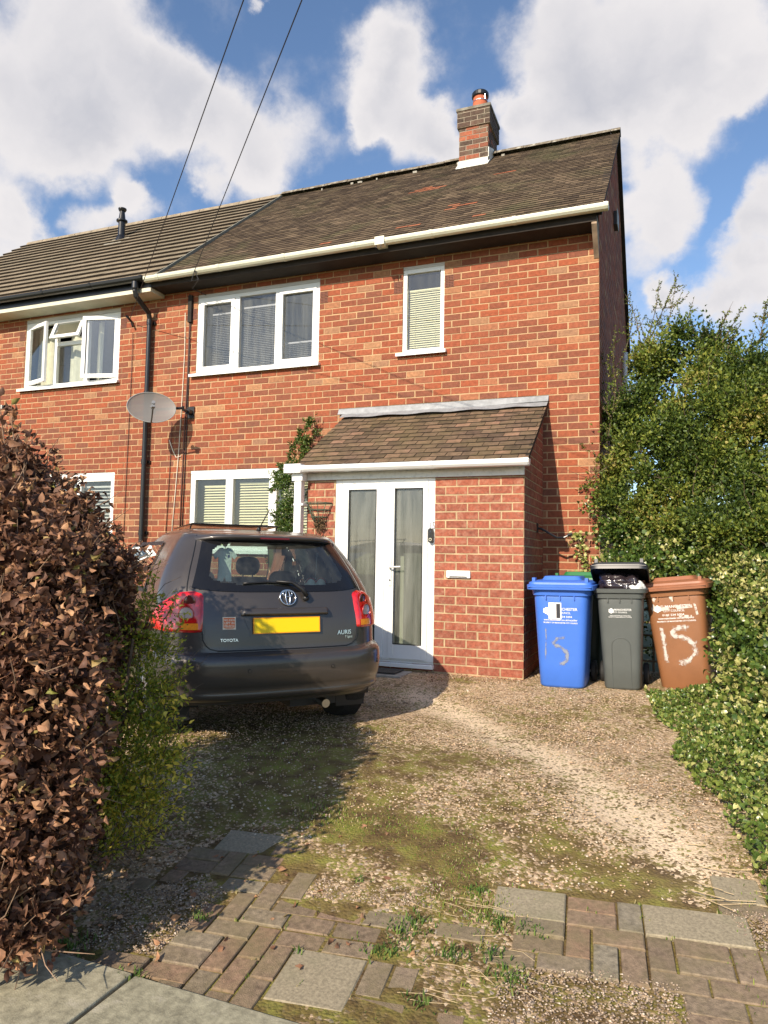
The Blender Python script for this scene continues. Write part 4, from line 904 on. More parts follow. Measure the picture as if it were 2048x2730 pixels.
# rim of the black bin
def blobbag(name,c,r,m,label,cat,seed,sub=4):
    import bmesh
    rg=np.random.default_rng(seed);bm=bmesh.new();bmesh.ops.create_icosphere(bm,subdivisions=sub,radius=1)
    ph=rg.uniform(0,6,12)
    for v in bm.verts:
        p=v.co;n=.10*math.sin(5*p.x+ph[0]+2*p.z)+.08*math.sin(7*p.y+ph[1]+3*p.x)+.05*math.sin(13*p.z+ph[2]+5*p.y)+.035*math.sin(19*p.x+ph[3]+9*p.y)+.02*math.sin(31*p.y+ph[4]-17*p.x)
        k=1+n;v.co=Vector((c[0]+p.x*r[0]*k,c[1]+p.y*r[1]*k,c[2]+p.z*r[2]*k))
    me=bpy.data.meshes.new(name);bm.to_mesh(me);bm.free();me.materials.append(m)
    me.polygons.foreach_set('use_smooth',[True]*len(me.polygons))
    o=bpy.data.objects.new(name,me);S.collection.objects.link(o);return tag(o,label,cat)
bagm=mat('shiny black bag',(.03,.022,.026),.18,var=.3,scale=20,bump=.5,bscale=30,spec=.8)
cT=T3(-.05,-.08,hb3+.03);blobbag('rubbish_bag',cT,(.15,.16,.12),bagm,'knotted shiny black rubbish bag bulging out of the open grey bin, on the left','rubbish bag',1)
cT=T3(.09,-.10,hb3+.025);blobbag('rubbish_bag',cT,(.10,.14,.10),bagm,'smaller black rubbish bag bulging out of the open grey bin, on the right','rubbish bag',5)
cT=T3(.15,-.15,hb3+.01);blobbag('carrier_bag',cT,(.075,.09,.055),mat('white thin bag',(.72,.72,.68),.4,var=.1),'crumpled white carrier bag at the right rim of the open grey bin','carrier bag',9)
# brown bin, tilted
pos=onG(1492,1492)
root4,body4,fr4,hb4,T4=bin_('wheelie_bin','brown wheelie bin leaning to the left with a white sprayed number',(pos[0],pos[1]+.27,pos[2]-.005),math.radians(-9),math.radians(-6.3),0,.53,.43,.62,.52,1.05,plbr,mat('brown bin lid',(.32,.125,.062),.5,var=.08,scale=7))
decal(body4,fr4,[('MANCHESTER',.036,.03,.76,.98,.01),('CITY COUNCIL',.028,-.01,.722,.95,.005),('0161 234 5004',.025,-.02,.685,1.25,.01),('www.manchester.gov.uk/recycling',.0225,0,.655,1.0,.02),('PROPERTY OF MANCHESTER CITY COUNCIL',.0175,0,.627,.95,.02)])
flower(body4,fr4,-.15,.745,.033)
gw=mat_spray('white spray paint',(.66,.60,.55),.42,34);gf=mat_spray('faint white overspray',(.70,.62,.55),.62,14)
spray(body4,fr4,[([(-.135,.60),(-.13,.45),(-.125,.24)],.030)],'spray_digit',gw)
spray(body4,fr4,[([(.11,.57),(-.0,.565),(-.055,.535),(-.05,.50),(.05,.475),(.125,.42),(.128,.34),(.06,.27),(-.045,.235)],.036)],'spray_digit',gw,n=40)
spray(body4,fr4,[([(-.17,.86),(-.19,.70)],.03),([(-.02,.88),(-.02,.80)],.05),([(-.15,.74),(.18,.76)],.05),([(.17,.80),(.19,.62),(.15,.56)],.03),([(-.1,.68),(.16,.66)],.04)],'overspray',gf)
# ------------------------------------------------------------------ car
CO=np.array([-1.715,-3.885,-.092]);CA=math.radians(50.5);CS=.92
ch=np.array([-math.sin(CA),math.cos(CA),0]);cr=np.array([math.cos(CA),math.sin(CA),0]);cu=np.array([0,0,1.])
def K(u,v,w):
    if w>.95:w=w+.03*min(1,(w-.95)/.1)+.035*max(0,min(1,(w-1.1)/.3))
    u=u+.02
    return tuple(CO+CS*(cr*u+ch*v+cu*w))
car=thing('parked_car','dark grey hatchback parked nose to the house with yellow rear plate','car',tuple(CO))
WL=[.20,.28,.36,.46,.60,.64,.70,.80,.90,1.0,1.06,1.12,1.20,1.30,1.38,1.43,1.46,1.49,1.51,1.522]
VR=[.16,.06,.03,.02,.02,.035,.04,.05,.065,.10,.13,.17,.235,.325,.40,.44,.55,.80,1.15,1.5]
BB=[.76,.83,.865,.88,.88,.88,.88,.88,.875,.86,.845,.825,.79,.735,.68,.64,.605,.53,.42,.25]
VF=[4.0,4.15,4.2,4.22,4.2,4.18,4.15,4.08,3.9,3.25,2.98,2.86,2.66,2.45,2.25,2.10,1.98,1.84,1.74,1.66]
RR=[.34,.38,.40,.42,.42,.42,.42,.42,.42,.42,.42,.42,.40,.38,.36,.34,.32,.3,.25,.15]
from bisect import bisect
def cub(xs,ys,x):
    i=min(max(bisect(xs,x)-1,0),len(xs)-2);x0,x1=xs[i],xs[i+1];t=min(1,max(0,(x-x0)/(x1-x0)))
    m=lambda k:(ys[k+1]-ys[k-1])/(xs[k+1]-xs[k-1]) if 0<k<len(xs)-1 else (ys[1]-ys[0])/(xs[1]-xs[0]) if k==0 else (ys[-1]-ys[-2])/(xs[-1]-xs[-2])
    h=x1-x0;a,b=m(i)*h,m(i+1)*h
    return (2*t**3-3*t*t+1)*ys[i]+(t**3-2*t*t+t)*a+(-2*t**3+3*t*t)*ys[i+1]+(t**3-t*t)*b
NX=2.7
def sect(w):
    return cub(WL,VR,w),cub(WL,BB,w),cub(WL,VF,w),cub(WL,RR,w)
def rear(u,w,off=0):
    v,b,_,R=sect(w);q=min(.9995,abs(u)/b);g=v+R*(1-(1-q**NX)**(1/NX))
    if off:
        e=.004;q2=min(.9995,(abs(u)+e)/b);g2=v+R*(1-(1-q2**NX)**(1/NX));s=(g2-g)/e;v2=cub(WL,VR,w+.01);sw=(v2-v)/.01
        n=np.array([s*(1 if u>0 else -1),-1,sw]);n/=np.linalg.norm(n);return u+n[0]*off,g+n[1]*off,w+n[2]*off
    return u,g,w
def perim(w,l,off=0):
    """point at arc length l round the plan outline, measured from the middle of the tail"""
    v,b,_,R=sect(w);T_=np.linspace(0,math.pi/2,70);u=b*np.sin(T_)**(2/NX);g=v+R*(1-np.cos(T_)**(2/NX))
    L_=np.r_[0,np.cumsum(np.hypot(np.diff(u),np.diff(g)))];a=abs(l)
    if a<=L_[-1]:
        uu=np.interp(a,L_,u);vv=np.interp(a,L_,g);i=min(max(np.searchsorted(L_,a),1),69);n=np.array([g[i]-g[i-1],-(u[i]-u[i-1])])
    else:uu=b;vv=v+R+a-L_[-1];n=np.array([1,0.])
    n=n/(np.linalg.norm(n)+1e-9);s=1 if l>=0 else -1
    return s*(uu+n[0]*off),vv+n[1]*off,w
paint,t,b,o=newmat('dark grey car paint');b.inputs['Base Color'].default_value=(.058,.050,.046,1);b.inputs['Metallic'].default_value=.25;b.inputs['Roughness'].default_value=.34;b.inputs['Coat Weight'].default_value=.7;b.inputs['Coat Roughness'].default_value=.10
g=N(t,'ShaderNodeNewGeometry');n=N(t,'ShaderNodeTexNoise',i_Scale=5,i_Detail=6);t.links.new(g.outputs['Position'],n.inputs['Vector']);r=ramp(t,[(.35,(.30,.30,.30)),(.7,(.46,.46,.46))],n.outputs['Fac']);t.links.new(r.outputs[0],b.inputs['Roughness'])
sep=N(t,'ShaderNodeSeparateXYZ');t.links.new(g.outputs['Position'],sep.inputs[0]);mr=N(t,'ShaderNodeMapRange');mr.inputs['From Min'].default_value=.42;mr.inputs['From Max'].default_value=.05;mr.inputs['To Max'].default_value=.5;t.links.new(sep.outputs['Z'],mr.inputs['Value'])
n2=N(t,'ShaderNodeTexNoise',i_Scale=9,i_Detail=8,i_Roughness=.7);t.links.new(g.outputs['Position'],n2.inputs['Vector']);mm=N(t,'ShaderNodeMath',op='MULTIPLY');t.links.new(n2.outputs['Fac'],mm.inputs[0]);t.links.new(mr.outputs[0],mm.inputs[1])
mx=N(t,'ShaderNodeMixRGB');mx.inputs[1].default_value=(.058,.050,.046,1);mx.inputs[2].default_value=(.13,.105,.08,1);t.links.new(mm.outputs[0],mx.inputs[0]);t.links.new(mx.outputs[0],b.inputs['Base Color'])
blk=mat('black trim',(.012,.012,.013),.45);blkg=mat('gloss black',(.01,.01,.011),.12)
cglass=mat_glass('car glass',(.62,.72,.68),refl=1.0);cglass2=mat_glass('car rear glass',(.66,.78,.72),refl=.9,film=.10)
# body shell
ws=sorted(set(WL+[.24,.32,.41,.53,.75,.85,.95,1.03,1.09,1.16,1.25,1.34,1.40,1.445,1.475]))
ws=[w for w in ws if w>=.30 or w==.28]
sidev=[.95,1.02,1.1,1.25,1.4,1.55,1.7,1.82,1.90,2.0,2.15,2.3,2.45,2.6,2.75,2.9]
def outline(w):
    v,b,vf,R=sect(w);T_=np.linspace(0,math.pi/2,40)[:-1];P=[(b*math.sin(t)**(2/NX),v+R*(1-math.cos(t)**(2/NX))) for t in T_]
    vs=v+R;rf=min(.9,(vf-vs)*.45);ve=vf-rf
    base=np.linspace(0,1,26);
    P+=[(b*(1-.02*q),vs+(ve-vs)*q) for q in base]
    for t in np.linspace(0,math.pi/2,14)[1:]:P.append((b*.98*math.cos(t)**.8,ve+rf*math.sin(t)**.9))
    return P
OUT=[outline(w) for w in ws];NP=len(OUT[0])
def inglass_rear(u,w,m=0):
    if not(1.045+m<w<1.405-m):return False
    return abs(u)<glass_hw(w)-m*1.2
def glass_hw(w): 
    return .665-(w-1.05)*.42
mb=MB();idx={}
for s in (1,-1):
    for j,w in enumerate(ws):
        for i,(u,v) in enumerate(OUT[j]):
            idx[(s,j,i)]=len(mb.v);mb.v.append(K(s*u,v,w))
for s in (1,-1):
    for j in range(len(ws)-1):
        for i in range(NP-1):
            u=sum(OUT[a][b_][0] for a in (j,j+1) for b_ in (i,i+1))/4;v=sum(OUT[a][b_][1] for a in (j,j+1) for b_ in (i,i+1))/4;w=(ws[j]+ws[j+1])/2
            if inglass_rear(u,w,.03) and v<.9 and i<39:continue
            if 1.03<w<1.38 and v>.98+ (w-1.03)*.5 and v<2.15+(1.38-w)*1.6 and not 1.78+.0<v<1.90 and i>=38:continue
            if 1.06<w<1.40 and i>=62 and v>2.2 and abs(u)<cub(WL,BB,w)*.86:continue
            if w<.62 and (math.hypot(v-.74,w-.31)<.37 or math.hypot(v-3.38,w-.31)<.37) and u>.5:continue
            if w<.62 and v<.45 and w>.24 and False:continue
            f=(idx[(s,j,i)],idx[(s,j,i+1)],idx[(s,j+1,i+1)],idx[(s,j+1,i)]);mb.f.append(f if s>0 else f[::-1]);mb.r.append(0);mb.m.append(0)
j=len(ws)-1
for i in range(NP-1):
    a=idx[(1,j,i)],idx[(1,j,i+1)],idx[(-1,j,i+1)],idx[(-1,j,i)];mb.f.append(a);mb.r.append(0);mb.m.append(0)
body=mb.build('body',paint,car,smooth=True,angle=40)
mb=MB();mb.hexa([K(u,v,w) for w in (.25,.30) for u,v in ((-.74,.35),(.74,.25),(.74,4.0),(-.74,4.0))]);mb.build('underside',blk,car)
# wheel wells + wheels
tyre=mat('tyre rubber',(.018,.017,.016),.85,var=.3,scale=30,bump=.5,bscale=70);rim=mat('alloy rim',(.45,.45,.46),.35,metal=.8)
for s in (-1,1):
    for v in (.74,3.38):
        c=K(s*.885,v,.300);ax=-s*cr
        mb=MB();mb.lathe([(.19,0),(.235,.004),(.285,.012),(.303,.03),(.307,.10),(.303,.175),(.285,.192),(.2,.20),(.2,.03),(.19,.02)],c,ax,n=48)
        for k in range(60):
            a=2*math.pi*k/60
        w_=mb.build('wheel',tyre,car,smooth=True,angle=30)
        mb=MB();mb.lathe([(.198,.01),(.19,.02),(.18,.06),(.05,.03),(.0,.03)],c,ax,n=30)
        for k in range(7):
            a=2*math.pi*k/7;d=ch*math.cos(a)+cu*math.sin(a);mb.tube([np.array(c)+ax*.02+d*.03,np.array(c)+ax*.012+d*.185],[.028,.02],6)
        mb.build('rim',rim,w_,smooth=True,angle=30)
        mb=MB()
        n_=18
        for k in range(n_):
            a0,a1=math.pi*(-.08+1.16*k/n_),math.pi*(-.08+1.16*(k+1)/n_);r=.365
            mb.quad(K(s*.87,v+r*math.cos(a0),.31+r*math.sin(a0)),K(s*.87,v+r*math.cos(a1),.31+r*math.sin(a1)),K(s*.55,v+r*math.cos(a1),.31+r*math.sin(a1)),K(s*.55,v+r*math.cos(a0),.31+r*math.sin(a0)))
        mb.poly([K(s*.55,v+.37*math.cos(a),.31+.37*math.sin(a)) for a in np.linspace(-.3,math.pi+.3,14)])
        mb.build('wheel_arch_liner',blk,car)
# mud flaps
for s in (-1,1):
    mb=MB();mb.hexa([K(s*u,v,w) for w in (.12,.34) for u,v in ((.60,.44),(.86,.44),(.86,.455),(.60,.455))]);mb.build('mud_flap',blk,car)
# bumper
prof=[(.66,-.012),(.645,.012),(.630,.040),(.615,.052),(.59,.057),(.52,.058),(.46,.054),(.42,.047),(.40,.040),(.37,.040),(.355,.046),(.335,.045),(.32,.036),(.305,.012),(.295,-.04),(.29,-.12)]
mb=MB()
def bf(a,c):
    l=(a*2-1)*1.16;x=c*(len(prof)-1);i=min(int(x),len(prof)-2);f=x-i
    w=prof[i][0]*(1-f)+prof[i+1][0]*f;off=prof[i][1]*(1-f)+prof[i+1][1]*f
    tap=1-sst((abs(l)-.80)/.36);off=off*(.25+.75*tap) if off>0 else off
    w-=.022*(abs(l)/1.1)**4*0
    w+=.018*sst((abs(l)-.55)/.3)*(1 if w>.55 else 0)
    return K(*perim(w,l,off))
mb.grid(bf,90,30);bm_=mb.build('rear_bumper',paint,car,smooth=True)
for l in (-.80,-.30,.34,.80):
    mb=MB();u,v,w=perim(.525,l,.060);u2,v2,_=perim(.525,l,.067);c=np.array(K(u,v,w));a=np.array(K(u2,v2,w))-c;mb.lathe([(0,.0045),(.0095,.0045),(.0095,0)],c,a,n=14);mb.lathe([(.0095,.002),(.013,.002),(.0135,0)],c,a,n=14,mi=1);mb.build('parking_sensor',[paint,blk],bm_)
# rear glass with black border
def gpt(a,c,off=.004):
    s=a*2-1;w0=1.045+.028*abs(s)**5;w1=1.405-.016*abs(s)**3;w=w0+(w1-w0)*c;hw=glass_hw(w)+.012
    return rear(s*hw,w,off)
def clear(a,c):
    s=abs(a*2-1);X=s/.86;Y=abs(c-.54)/.40;return X**5+Y**5<1
mb=MB();mb.grid(lambda a,c:K(*gpt(a,c)),80,30,mfn=lambda a,c:0 if clear(a,c) else 1);gl=mb.build('rear_window',[cglass2,blkg],car,smooth=True)
# roof spoiler over the glass
mb=MB()
def sp(a,c):
    s=a*2-1;u=s*.60;ang=c
    q=[(1.395,.008),(1.405,.055),(1.425,.085),(1.447,.070),(1.468,.0),(1.478,-.003)];x=c*(len(q)-1);i=min(int(x),len(q)-2);f=x-i
    w=q[i][0]*(1-f)+q[i+1][0]*f;o=q[i][1]*(1-f)+q[i+1][1]*f;e=1-abs(s)**6
    uu,vv,ww=rear(u*(1-.0*c),min(w,1.46));return K(uu,vv-o*e+max(0,w-1.46)*9,w-.012*abs(s)**4)
mb.grid(sp,40,15);mb.build('roof_spoiler',paint,car,smooth=True)
mb=MB();mb.hexa([K(u,v,w) for w,dv in ((1.408,0),(1.42,.003)) for u,v in ((-.12,.345+dv),(.12,.345+dv),(.12,.36+dv),(-.12,.36+dv))]);mb.build('brake_light',mat('dark red lens',(.12,.01,.01),.2),car)
# side windows
def sg(s,v0,v1):
    mb=MB()
    def f(a,c):
        w=1.02+c*.37;va=v0+(w-1.02)*(.50 if v0<1.5 else 0);vb=v1-(w-1.02)*(1.5 if v1>2.3 else 0);v=va+(vb-va)*a;b=cub(WL,BB,w);vr,_,vf,R=sect(w);return K(s*(b+.005),v,w)
    mb.grid(f,24,12,mfn=lambda a,c:1 if (a<.05 or a>.95 or c<.05 or c>.94) else 0);mb.build('side_window',[cglass,blk],car,smooth=True)
for s in (-1,1):sg(s,.95,1.84);sg(s,1.86,2.95)
mb=MB()
def wsf(a,c):
    w=1.0+c*.45;b=cub(WL,BB,w)*.9;u=(a*2-1)*b;vf=cub(WL,VF,w);return K(u,vf-.10-.25*(abs(a*2-1)**3)+.02,w)
mb.grid(wsf,20,10);mb.build('windscreen',cglass,car,smooth=True)
# tailgate shut lines
def line(name,pts,r=.004,m=blk,parent=car):
    mb=MB();mb.tube(pts,r,5);return mb.build(name,m,parent)
P=[rear(-.585,1.43,.001),rear(-.64,1.35,.001),rear(-.70,1.20,.001),rear(-.745,1.06,.001)]
for s in (-1,1):
    a=[K(*rear(s*u,w,.001)) for u,w in ((.56,1.43),(.585,1.36),(.62,1.28),(.655,1.20),(.69,1.10),(.70,1.05))];line('shut_line',a,parent=body)
    line('shut_line',[K(*rear(s*u,w,.001)) for u,w in ((.615,.80),(.61,.74),(.59,.70),(.56,.675),(.51,.663))],parent=body)
line('shut_line',[K(*rear(u,.662,.001)) for u in np.linspace(-.51,.51,18)],.0045,parent=body)
# lamps
red=mat('red lamp lens',(.62,.010,.012),.10,var=.35,scale=26,coat=.8,spec=.8)
clr=mat('clear lamp lens',(.50,.42,.40),.12,coat=.6,spec=.8);amb=mat('amber lamp lens',(.95,.30,.03),.15,var=.2,scale=60);lrim=mat('lamp chrome',(.45,.10,.10),.25,metal=.7)
def lamp_w(q):   # lower and upper height along the lamp (0 inner .. 1 outer)
    lo=np.interp(q,[0,.1,.4,.75,1],[.795,.79,.79,.80,.85]);hi=np.interp(q,[0,.12,.30,.6,.85,1],[1.035,1.05,1.045,.985,.925,.88]);return lo,hi
for s in (-1,1):
    mb=MB();l0,l1=.60,1.17
    def lp(a,c,off=.022):
        l=l0+.0*c+(l1-l0)*a if True else 0;lo,hi=lamp_w(a);w=lo+(hi-lo)*c
        e=min(1,a/.05,(1-a)/.05,c/.07,(1-c)/.07);u,v,w=perim(w,l+.02*(1-c)*(1-a),off*math.sqrt(max(0,e*(2-e)))-.002);return K(s*u,v,w)
    mb.grid(lp,34,22);L_=mb.build('tail_light',red,car,smooth=True)
    def disc(a,c,r,off,m,nm,rim_=True):
        l=l0+(l1-l0)*a;lo,hi=lamp_w(a);w=lo+(hi-lo)*c;u,v,_=perim(w,l,off);u2,v2,_=perim(w,l,off+.01);cc=np.array(K(s*u,v,w));ax=np.array(K(s*u2,v2,w))-cc
        mb=MB();mb.lathe([(0,.004),(r*.7,.003),(r,.0)],cc,ax,n=26);
        if rim_:mb.lathe([(r,.0),(r*1.03,.005),(r*1.12,.004),(r*1.14,-.002)],cc,ax,n=26,mi=1)
        mb.build(nm,[m,lrim],L_,smooth=True,angle=35)
    disc(.22,.50,.046,.024,clr,'reversing_lens');disc(.17,.80,.036,.0225,mat('smoked lens',(.12,.03,.025),.1,coat=.6),'fog_lens')
    mb=MB()
    def am(a,c):
        l=l0+.045+a*.115;w=.812+c*.045;u,v,_=perim(w,l,.0245);return K(s*u,v,w)
    mb.grid(am,6,3);mb.build('indicator_lens',amb,L_,smooth=True)
# grip bar, plate, badges
mb=MB()
def gb(a,c):
    u=(a*2-1)*.345;q=[(.952,.0),(.950,.022),(.935,.034),(.915,.038),(.905,.032),(.903,.004)];x=c*5;i=min(int(x),4);f=x-i;w=q[i][0]*(1-f)+q[i+1][0]*f;o=q[i][1]*(1-f)+q[i+1][1]*f;e=1-sst((abs(a*2-1)-.94)/.06);return K(*rear(u,w,o*e))
mb.grid(gb,40,10);mb.build('tailgate_grip',paint,car,smooth=True)
mb=MB()
for s in (-1,1):mb.poly([K(*rear(s*u,w,.0015)) for u,w in ((.275,.90),(.33,.90),(.31,.845),(.275,.78))][::s])
mb.poly([K(*rear(u,w,.0012)) for u,w in ((-.31,.905),(.31,.905),(.285,.76),(-.285,.76))])
mb.build('plate_recess',paint,car)
mb=MB();fr5=lambda u,w,o:K(u,rear(0,.83)[1]-o-(w-.83)*-.10,w)
mb.hexa([fr5(x,z,o) for o in (.004,.014) for x,z in ((-.262,.778),(.262,.778),(.262,.892),(-.262,.892))],0,1);mb.poly([fr5(x,z,.0145) for x,z in ((-.255,.785),(.255,.785),(.255,.885),(-.255,.885))])
mb.build('number_plate',[mat('yellow plate',(.95,.66,.0),.35),mat('orange plate edge',(.85,.35,.01),.4)],car)
chrome=mat('badge chrome',(.75,.76,.78),.15,metal=1)
def ell(cx_,cz_,a,b_,r,n=36):
    mb=MB();mb.tube([K(*rear(cx_+a*math.cos(t),cz_+b_*math.sin(t),.010)) for t in np.linspace(0,2*math.pi,n+1)[:-1]],r,6,closed=True);return mb
ez=1.012
EX=.02
root_b=ell(EX,ez,.062,.043,.0052);
for cx_,cz_,a,b_ in ((EX,ez-.002,.017,.040),(EX,ez+.020,.036,.0175)):
    e=ell(cx_,cz_,a,b_,.0042);n=len(root_b.v);root_b.v+=e.v;root_b.f+=[tuple(i+n for i in f) for f in e.f];root_b.r+=e.r;root_b.m+=e.m
root_b.build('badge_emblem',chrome,car,smooth=True)
def ctext(body,size,u,w,sx,name,bold=.01,m=chrome,off=.006):
    mb=MB();put_text(mb,body,size,lambda a,b:K(*rear(a,b,off)),u,w,sx,bold=bold);return mb.build(name,m,car)
ctext('TOYOTA',.030,-.43,.735,1.0,'badge_text');ctext('AURIS',.046,.485,.762,1.05,'badge_text');ctext('T Spirit',.026,.525,.726,.9,'badge_text')
mb=MB();sp_=lambda x,z:K(*rear(-.43+x,.855+z,.004));mb.poly([sp_(x,z) for x,z in ((-.046,-.044),(.046,-.044),(.046,.044),(-.046,.044))])
st=mb.build('window_sticker',mat('cream sticker',(.78,.70,.55),.5),car)
mb=MB();sp2=lambda x,z:K(*rear(-.43+x,.855+z,.0048));mb.poly([sp2(x,z) for x,z in ((-.04,-.030),(.04,-.030),(.04,.038),(-.04,.038))]);mb.build('sticker_panel',mat('orange sticker ink',(.72,.16,.04),.5),st)
mb=MB();sp3=lambda x,z:K(*rear(-.43+x,.855+z,.0056))
for i,(tx,sz) in enumerate((('NO KIDS',.0195),('LEFT IN',.0215),('VEHICLE',.0195))):put_text(mb,tx,sz,sp3,0,.022-.021*i,1.0,bold=.02)
mb.build('sticker_text',mat('sticker lettering',(.85,.78,.62),.5),st)
mb=MB();put_text(mb,'OVERNIGHT',.011,sp3,0,-.037,1.0,bold=.02);mb.build('sticker_text',MATS['orange sticker ink'],st)
# wiper
pv=rear(.165,1.010,.03)
mb=MB();mb.lathe([(.0,.03),(.018,.028),(.022,0)],K(*rear(.165,1.01,.0)),-ch,n=14);mb.tube([K(*rear(.165,1.01,.03)),K(*rear(.13,1.05,.04)),K(*rear(.06,1.095,.035)),K(*rear(-.06,1.105,.028))],[.017,.016,.011,.007],8);mb.tube([K(*rear(x,1.108-.010*abs(x+.13)/.2,.014)) for x in np.linspace(-.31,.05,9)],.008,6)
mb.build('rear_wiper',blk,car,smooth=True)
# roof: antenna, tilted glass panel
mb=MB();mb.tube([K(.04,.86,1.49),K(.04,.84,1.515)],[.02,.013],8);mb.tube([K(.04,.84,1.51),K(.075,.70,1.665)],.0042,6);mb.build('antenna',blk,car,smooth=True)
mb=MB();mb.hexa([K(u,v,w) for u,v,w in ((-.40,1.35,1.548),(.40,1.35,1.548),(.42,1.95,1.52),(-.42,1.95,1.52),(-.40,1.35,1.562),(.40,1.35,1.562),(.42,1.95,1.53),(-.42,1.95,1.53))]);mb.build('sunroof',blkg,car,bevel=.006)
mb=MB();
for s in (-1,1):mb.tube([K(s*.40,1.42,1.50),K(s*.40,1.37,1.552)],.006,5)
mb.build('sunroof_hinge',blk,car)
# interior
inr=mat('dark seat fabric',(.045,.047,.052),.8);inr2=mat('dark interior',(.03,.032,.035),.8)
mb=MB();mb.hexa([K(u,v,w) for w in (.30,.33) for u,v in ((-.7,.5),(.7,.5),(.7,3.0),(-.7,3.0))]);mb.grid(lambda a,c:K((a*2-1)*.66,.24+.55*c+.10*(2*a-1)**2,1.02-.01*c),10,4);mb.hexa([K(u,v,w) for w,vv in ((.6,2.5),(1.0,2.75)) for u,v in ((-.7,vv),(.7,vv),(.7,vv+.3),(-.7,vv+.3))]);mb.build('interior',inr2,car)
def seat(u,v,h,wd,head=True):
    mb=MB()
    def f(a,c):
        t=2*math.pi*a;x,y=se(t,wd/2*(1-.25*c**3),.07,4);return K(u+x,v+y+.06*c,.45+(h-.45)*c)
    mb.grid(f,28,10);mb.poly([f(k/28,1) for k in range(28)])
    if head:
        def g_(a,c):
            p=math.pi*c;t=2*math.pi*a;r=math.sin(p)**.5 if 0<p<math.pi else 0;x,y=se(t,.125*r,.05*r,3);return K(u+x,v+.08+y,h+.10-.085*math.cos(p))
        mb.grid(g_,24,10);mb.tube([K(u-.05,v+.07,h-.03),K(u-.05,v+.08,h+.05)],.007,6);mb.tube([K(u+.05,v+.07,h-.03),K(u+.05,v+.08,h+.05)],.007,6)
    mb.build('seat',inr,car,smooth=True)
seat(-.37,1.05,.99,.58);seat(.37,1.05,.99,.58);seat(-.38,2.05,1.10,.5);seat(.38,2.05,1.10,.5)
# things in the rear window
q0=np.array(K(-.36,.47,1.20));mb=MB();e1=cr;e2=cu
sh=[(-.045,.155),(-.02,.16),(0,.148),(.02,.16),(.045,.155),(.095,.10),(.075,.07),(.052,.09),(.048,.0),(.056,-.10),(.012,-.10),(.0,-.065),(-.012,-.10),(-.056,-.10),(-.048,.0),(-.052,.09),(-.075,.07),(-.095,.10)]
pt=lambda x,z,o:tuple(q0+e1*x*.92+e2*z*.92-ch*o)
mb.poly([pt(x,z,.006+.0*x) for x,z in sh]);mb.poly([pt(x,z,-.006) for x,z in sh][::-1])
for i in range(len(sh)):
    a,b_=sh[i],sh[(i+1)%len(sh)];mb.quad(pt(*a,.006),pt(*a,-.006),pt(*b_,-.006),pt(*b_,.006))
shr=tag(mb.build('hanging_kit',mat('white satin cloth',(.80,.84,.82),.5,bump=.5,bscale=50)),'tiny white football kit hanging inside the rear window of the car, on the left','toy kit')
mb=MB();
mb.tube([pt(0,.148,0),pt(0,.20,0)],.003,5);mb.lathe([(.0,.002),(.016,.001),(.018,-.003)],pt(0,.185,0),-ch,n=14);mb.build('suction_cup',mat('clear cup',(.4,.45,.42),.2),shr)
mb=MB();mb.poly([pt(x,z,.007) for x,z in ((.018,.105),(.036,.105),(.036,.088),(.027,.078),(.018,.088))]);mb.build('crest',mat('navy crest',(.03,.05,.18),.6),shr)
mb=MB();b0=[K(u,v,w) for w in (1.03,1.058) for u,v in ((.22,.34),(.55,.44),(.52,.62),(.20,.52))];mb.hexa(b0,0,0)
tag(mb.build('road_atlas',mat('white book pages',(.70,.70,.64),.6)),'red and white book lying on the rear shelf of the car','book')
mb=MB();mb.hexa([K(u,v,w) for w in (1.0585,1.07) for u,v in ((.22,.34),(.55,.44),(.52,.62),(.20,.52))]);o_=mb.build('book_cover',mat('red book cover',(.45,.03,.03),.4),bpy.data.objects['road_atlas'])
mb=MB()
for du_ in (0,.09):
    c=np.array(K(.36+du_,.48,1.078));mb.lathe([(.0,.055),(.02,.05),(.038,.03),(.045,.0)],c,cu,n=18)
    mb.tube([tuple(c+cr*x+cu*(.055*math.sqrt(max(0,1-(x/.046)**2)))+(-ch*.02)) for x in np.linspace(-.042,.042,9)],.004,5,mi=1)
ob_=mb.build('toy_boxing_gloves',[mat('cream vinyl',(.75,.70,.62),.35),MATS['red book cover']],smooth=True,angle=30);tag(ob_,'pair of tiny white and red toy boxing gloves on the rear shelf of the car','toy gloves')
line('hanging_cord',[K(.405,.47,1.13),K(.40,.44,1.32)],.0018,white,parent=ob_)
# exhaust, black axle and box under the tail
mb=MB();mb.tube([K(.34,.30,.24),K(.34,.07,.23)],.03,12);mb.build('exhaust_pipe',M['steel'],car)
mb=MB();mb.tube([K(-.5,.45,.28),K(.5,.45,.28)],.05,8);mb.hexa([K(u,v,w) for w in (.2,.32) for u,v in ((.1,.2),(.48,.2),(.48,.45),(.1,.45))]);mb.build('rear_axle',blk,car)
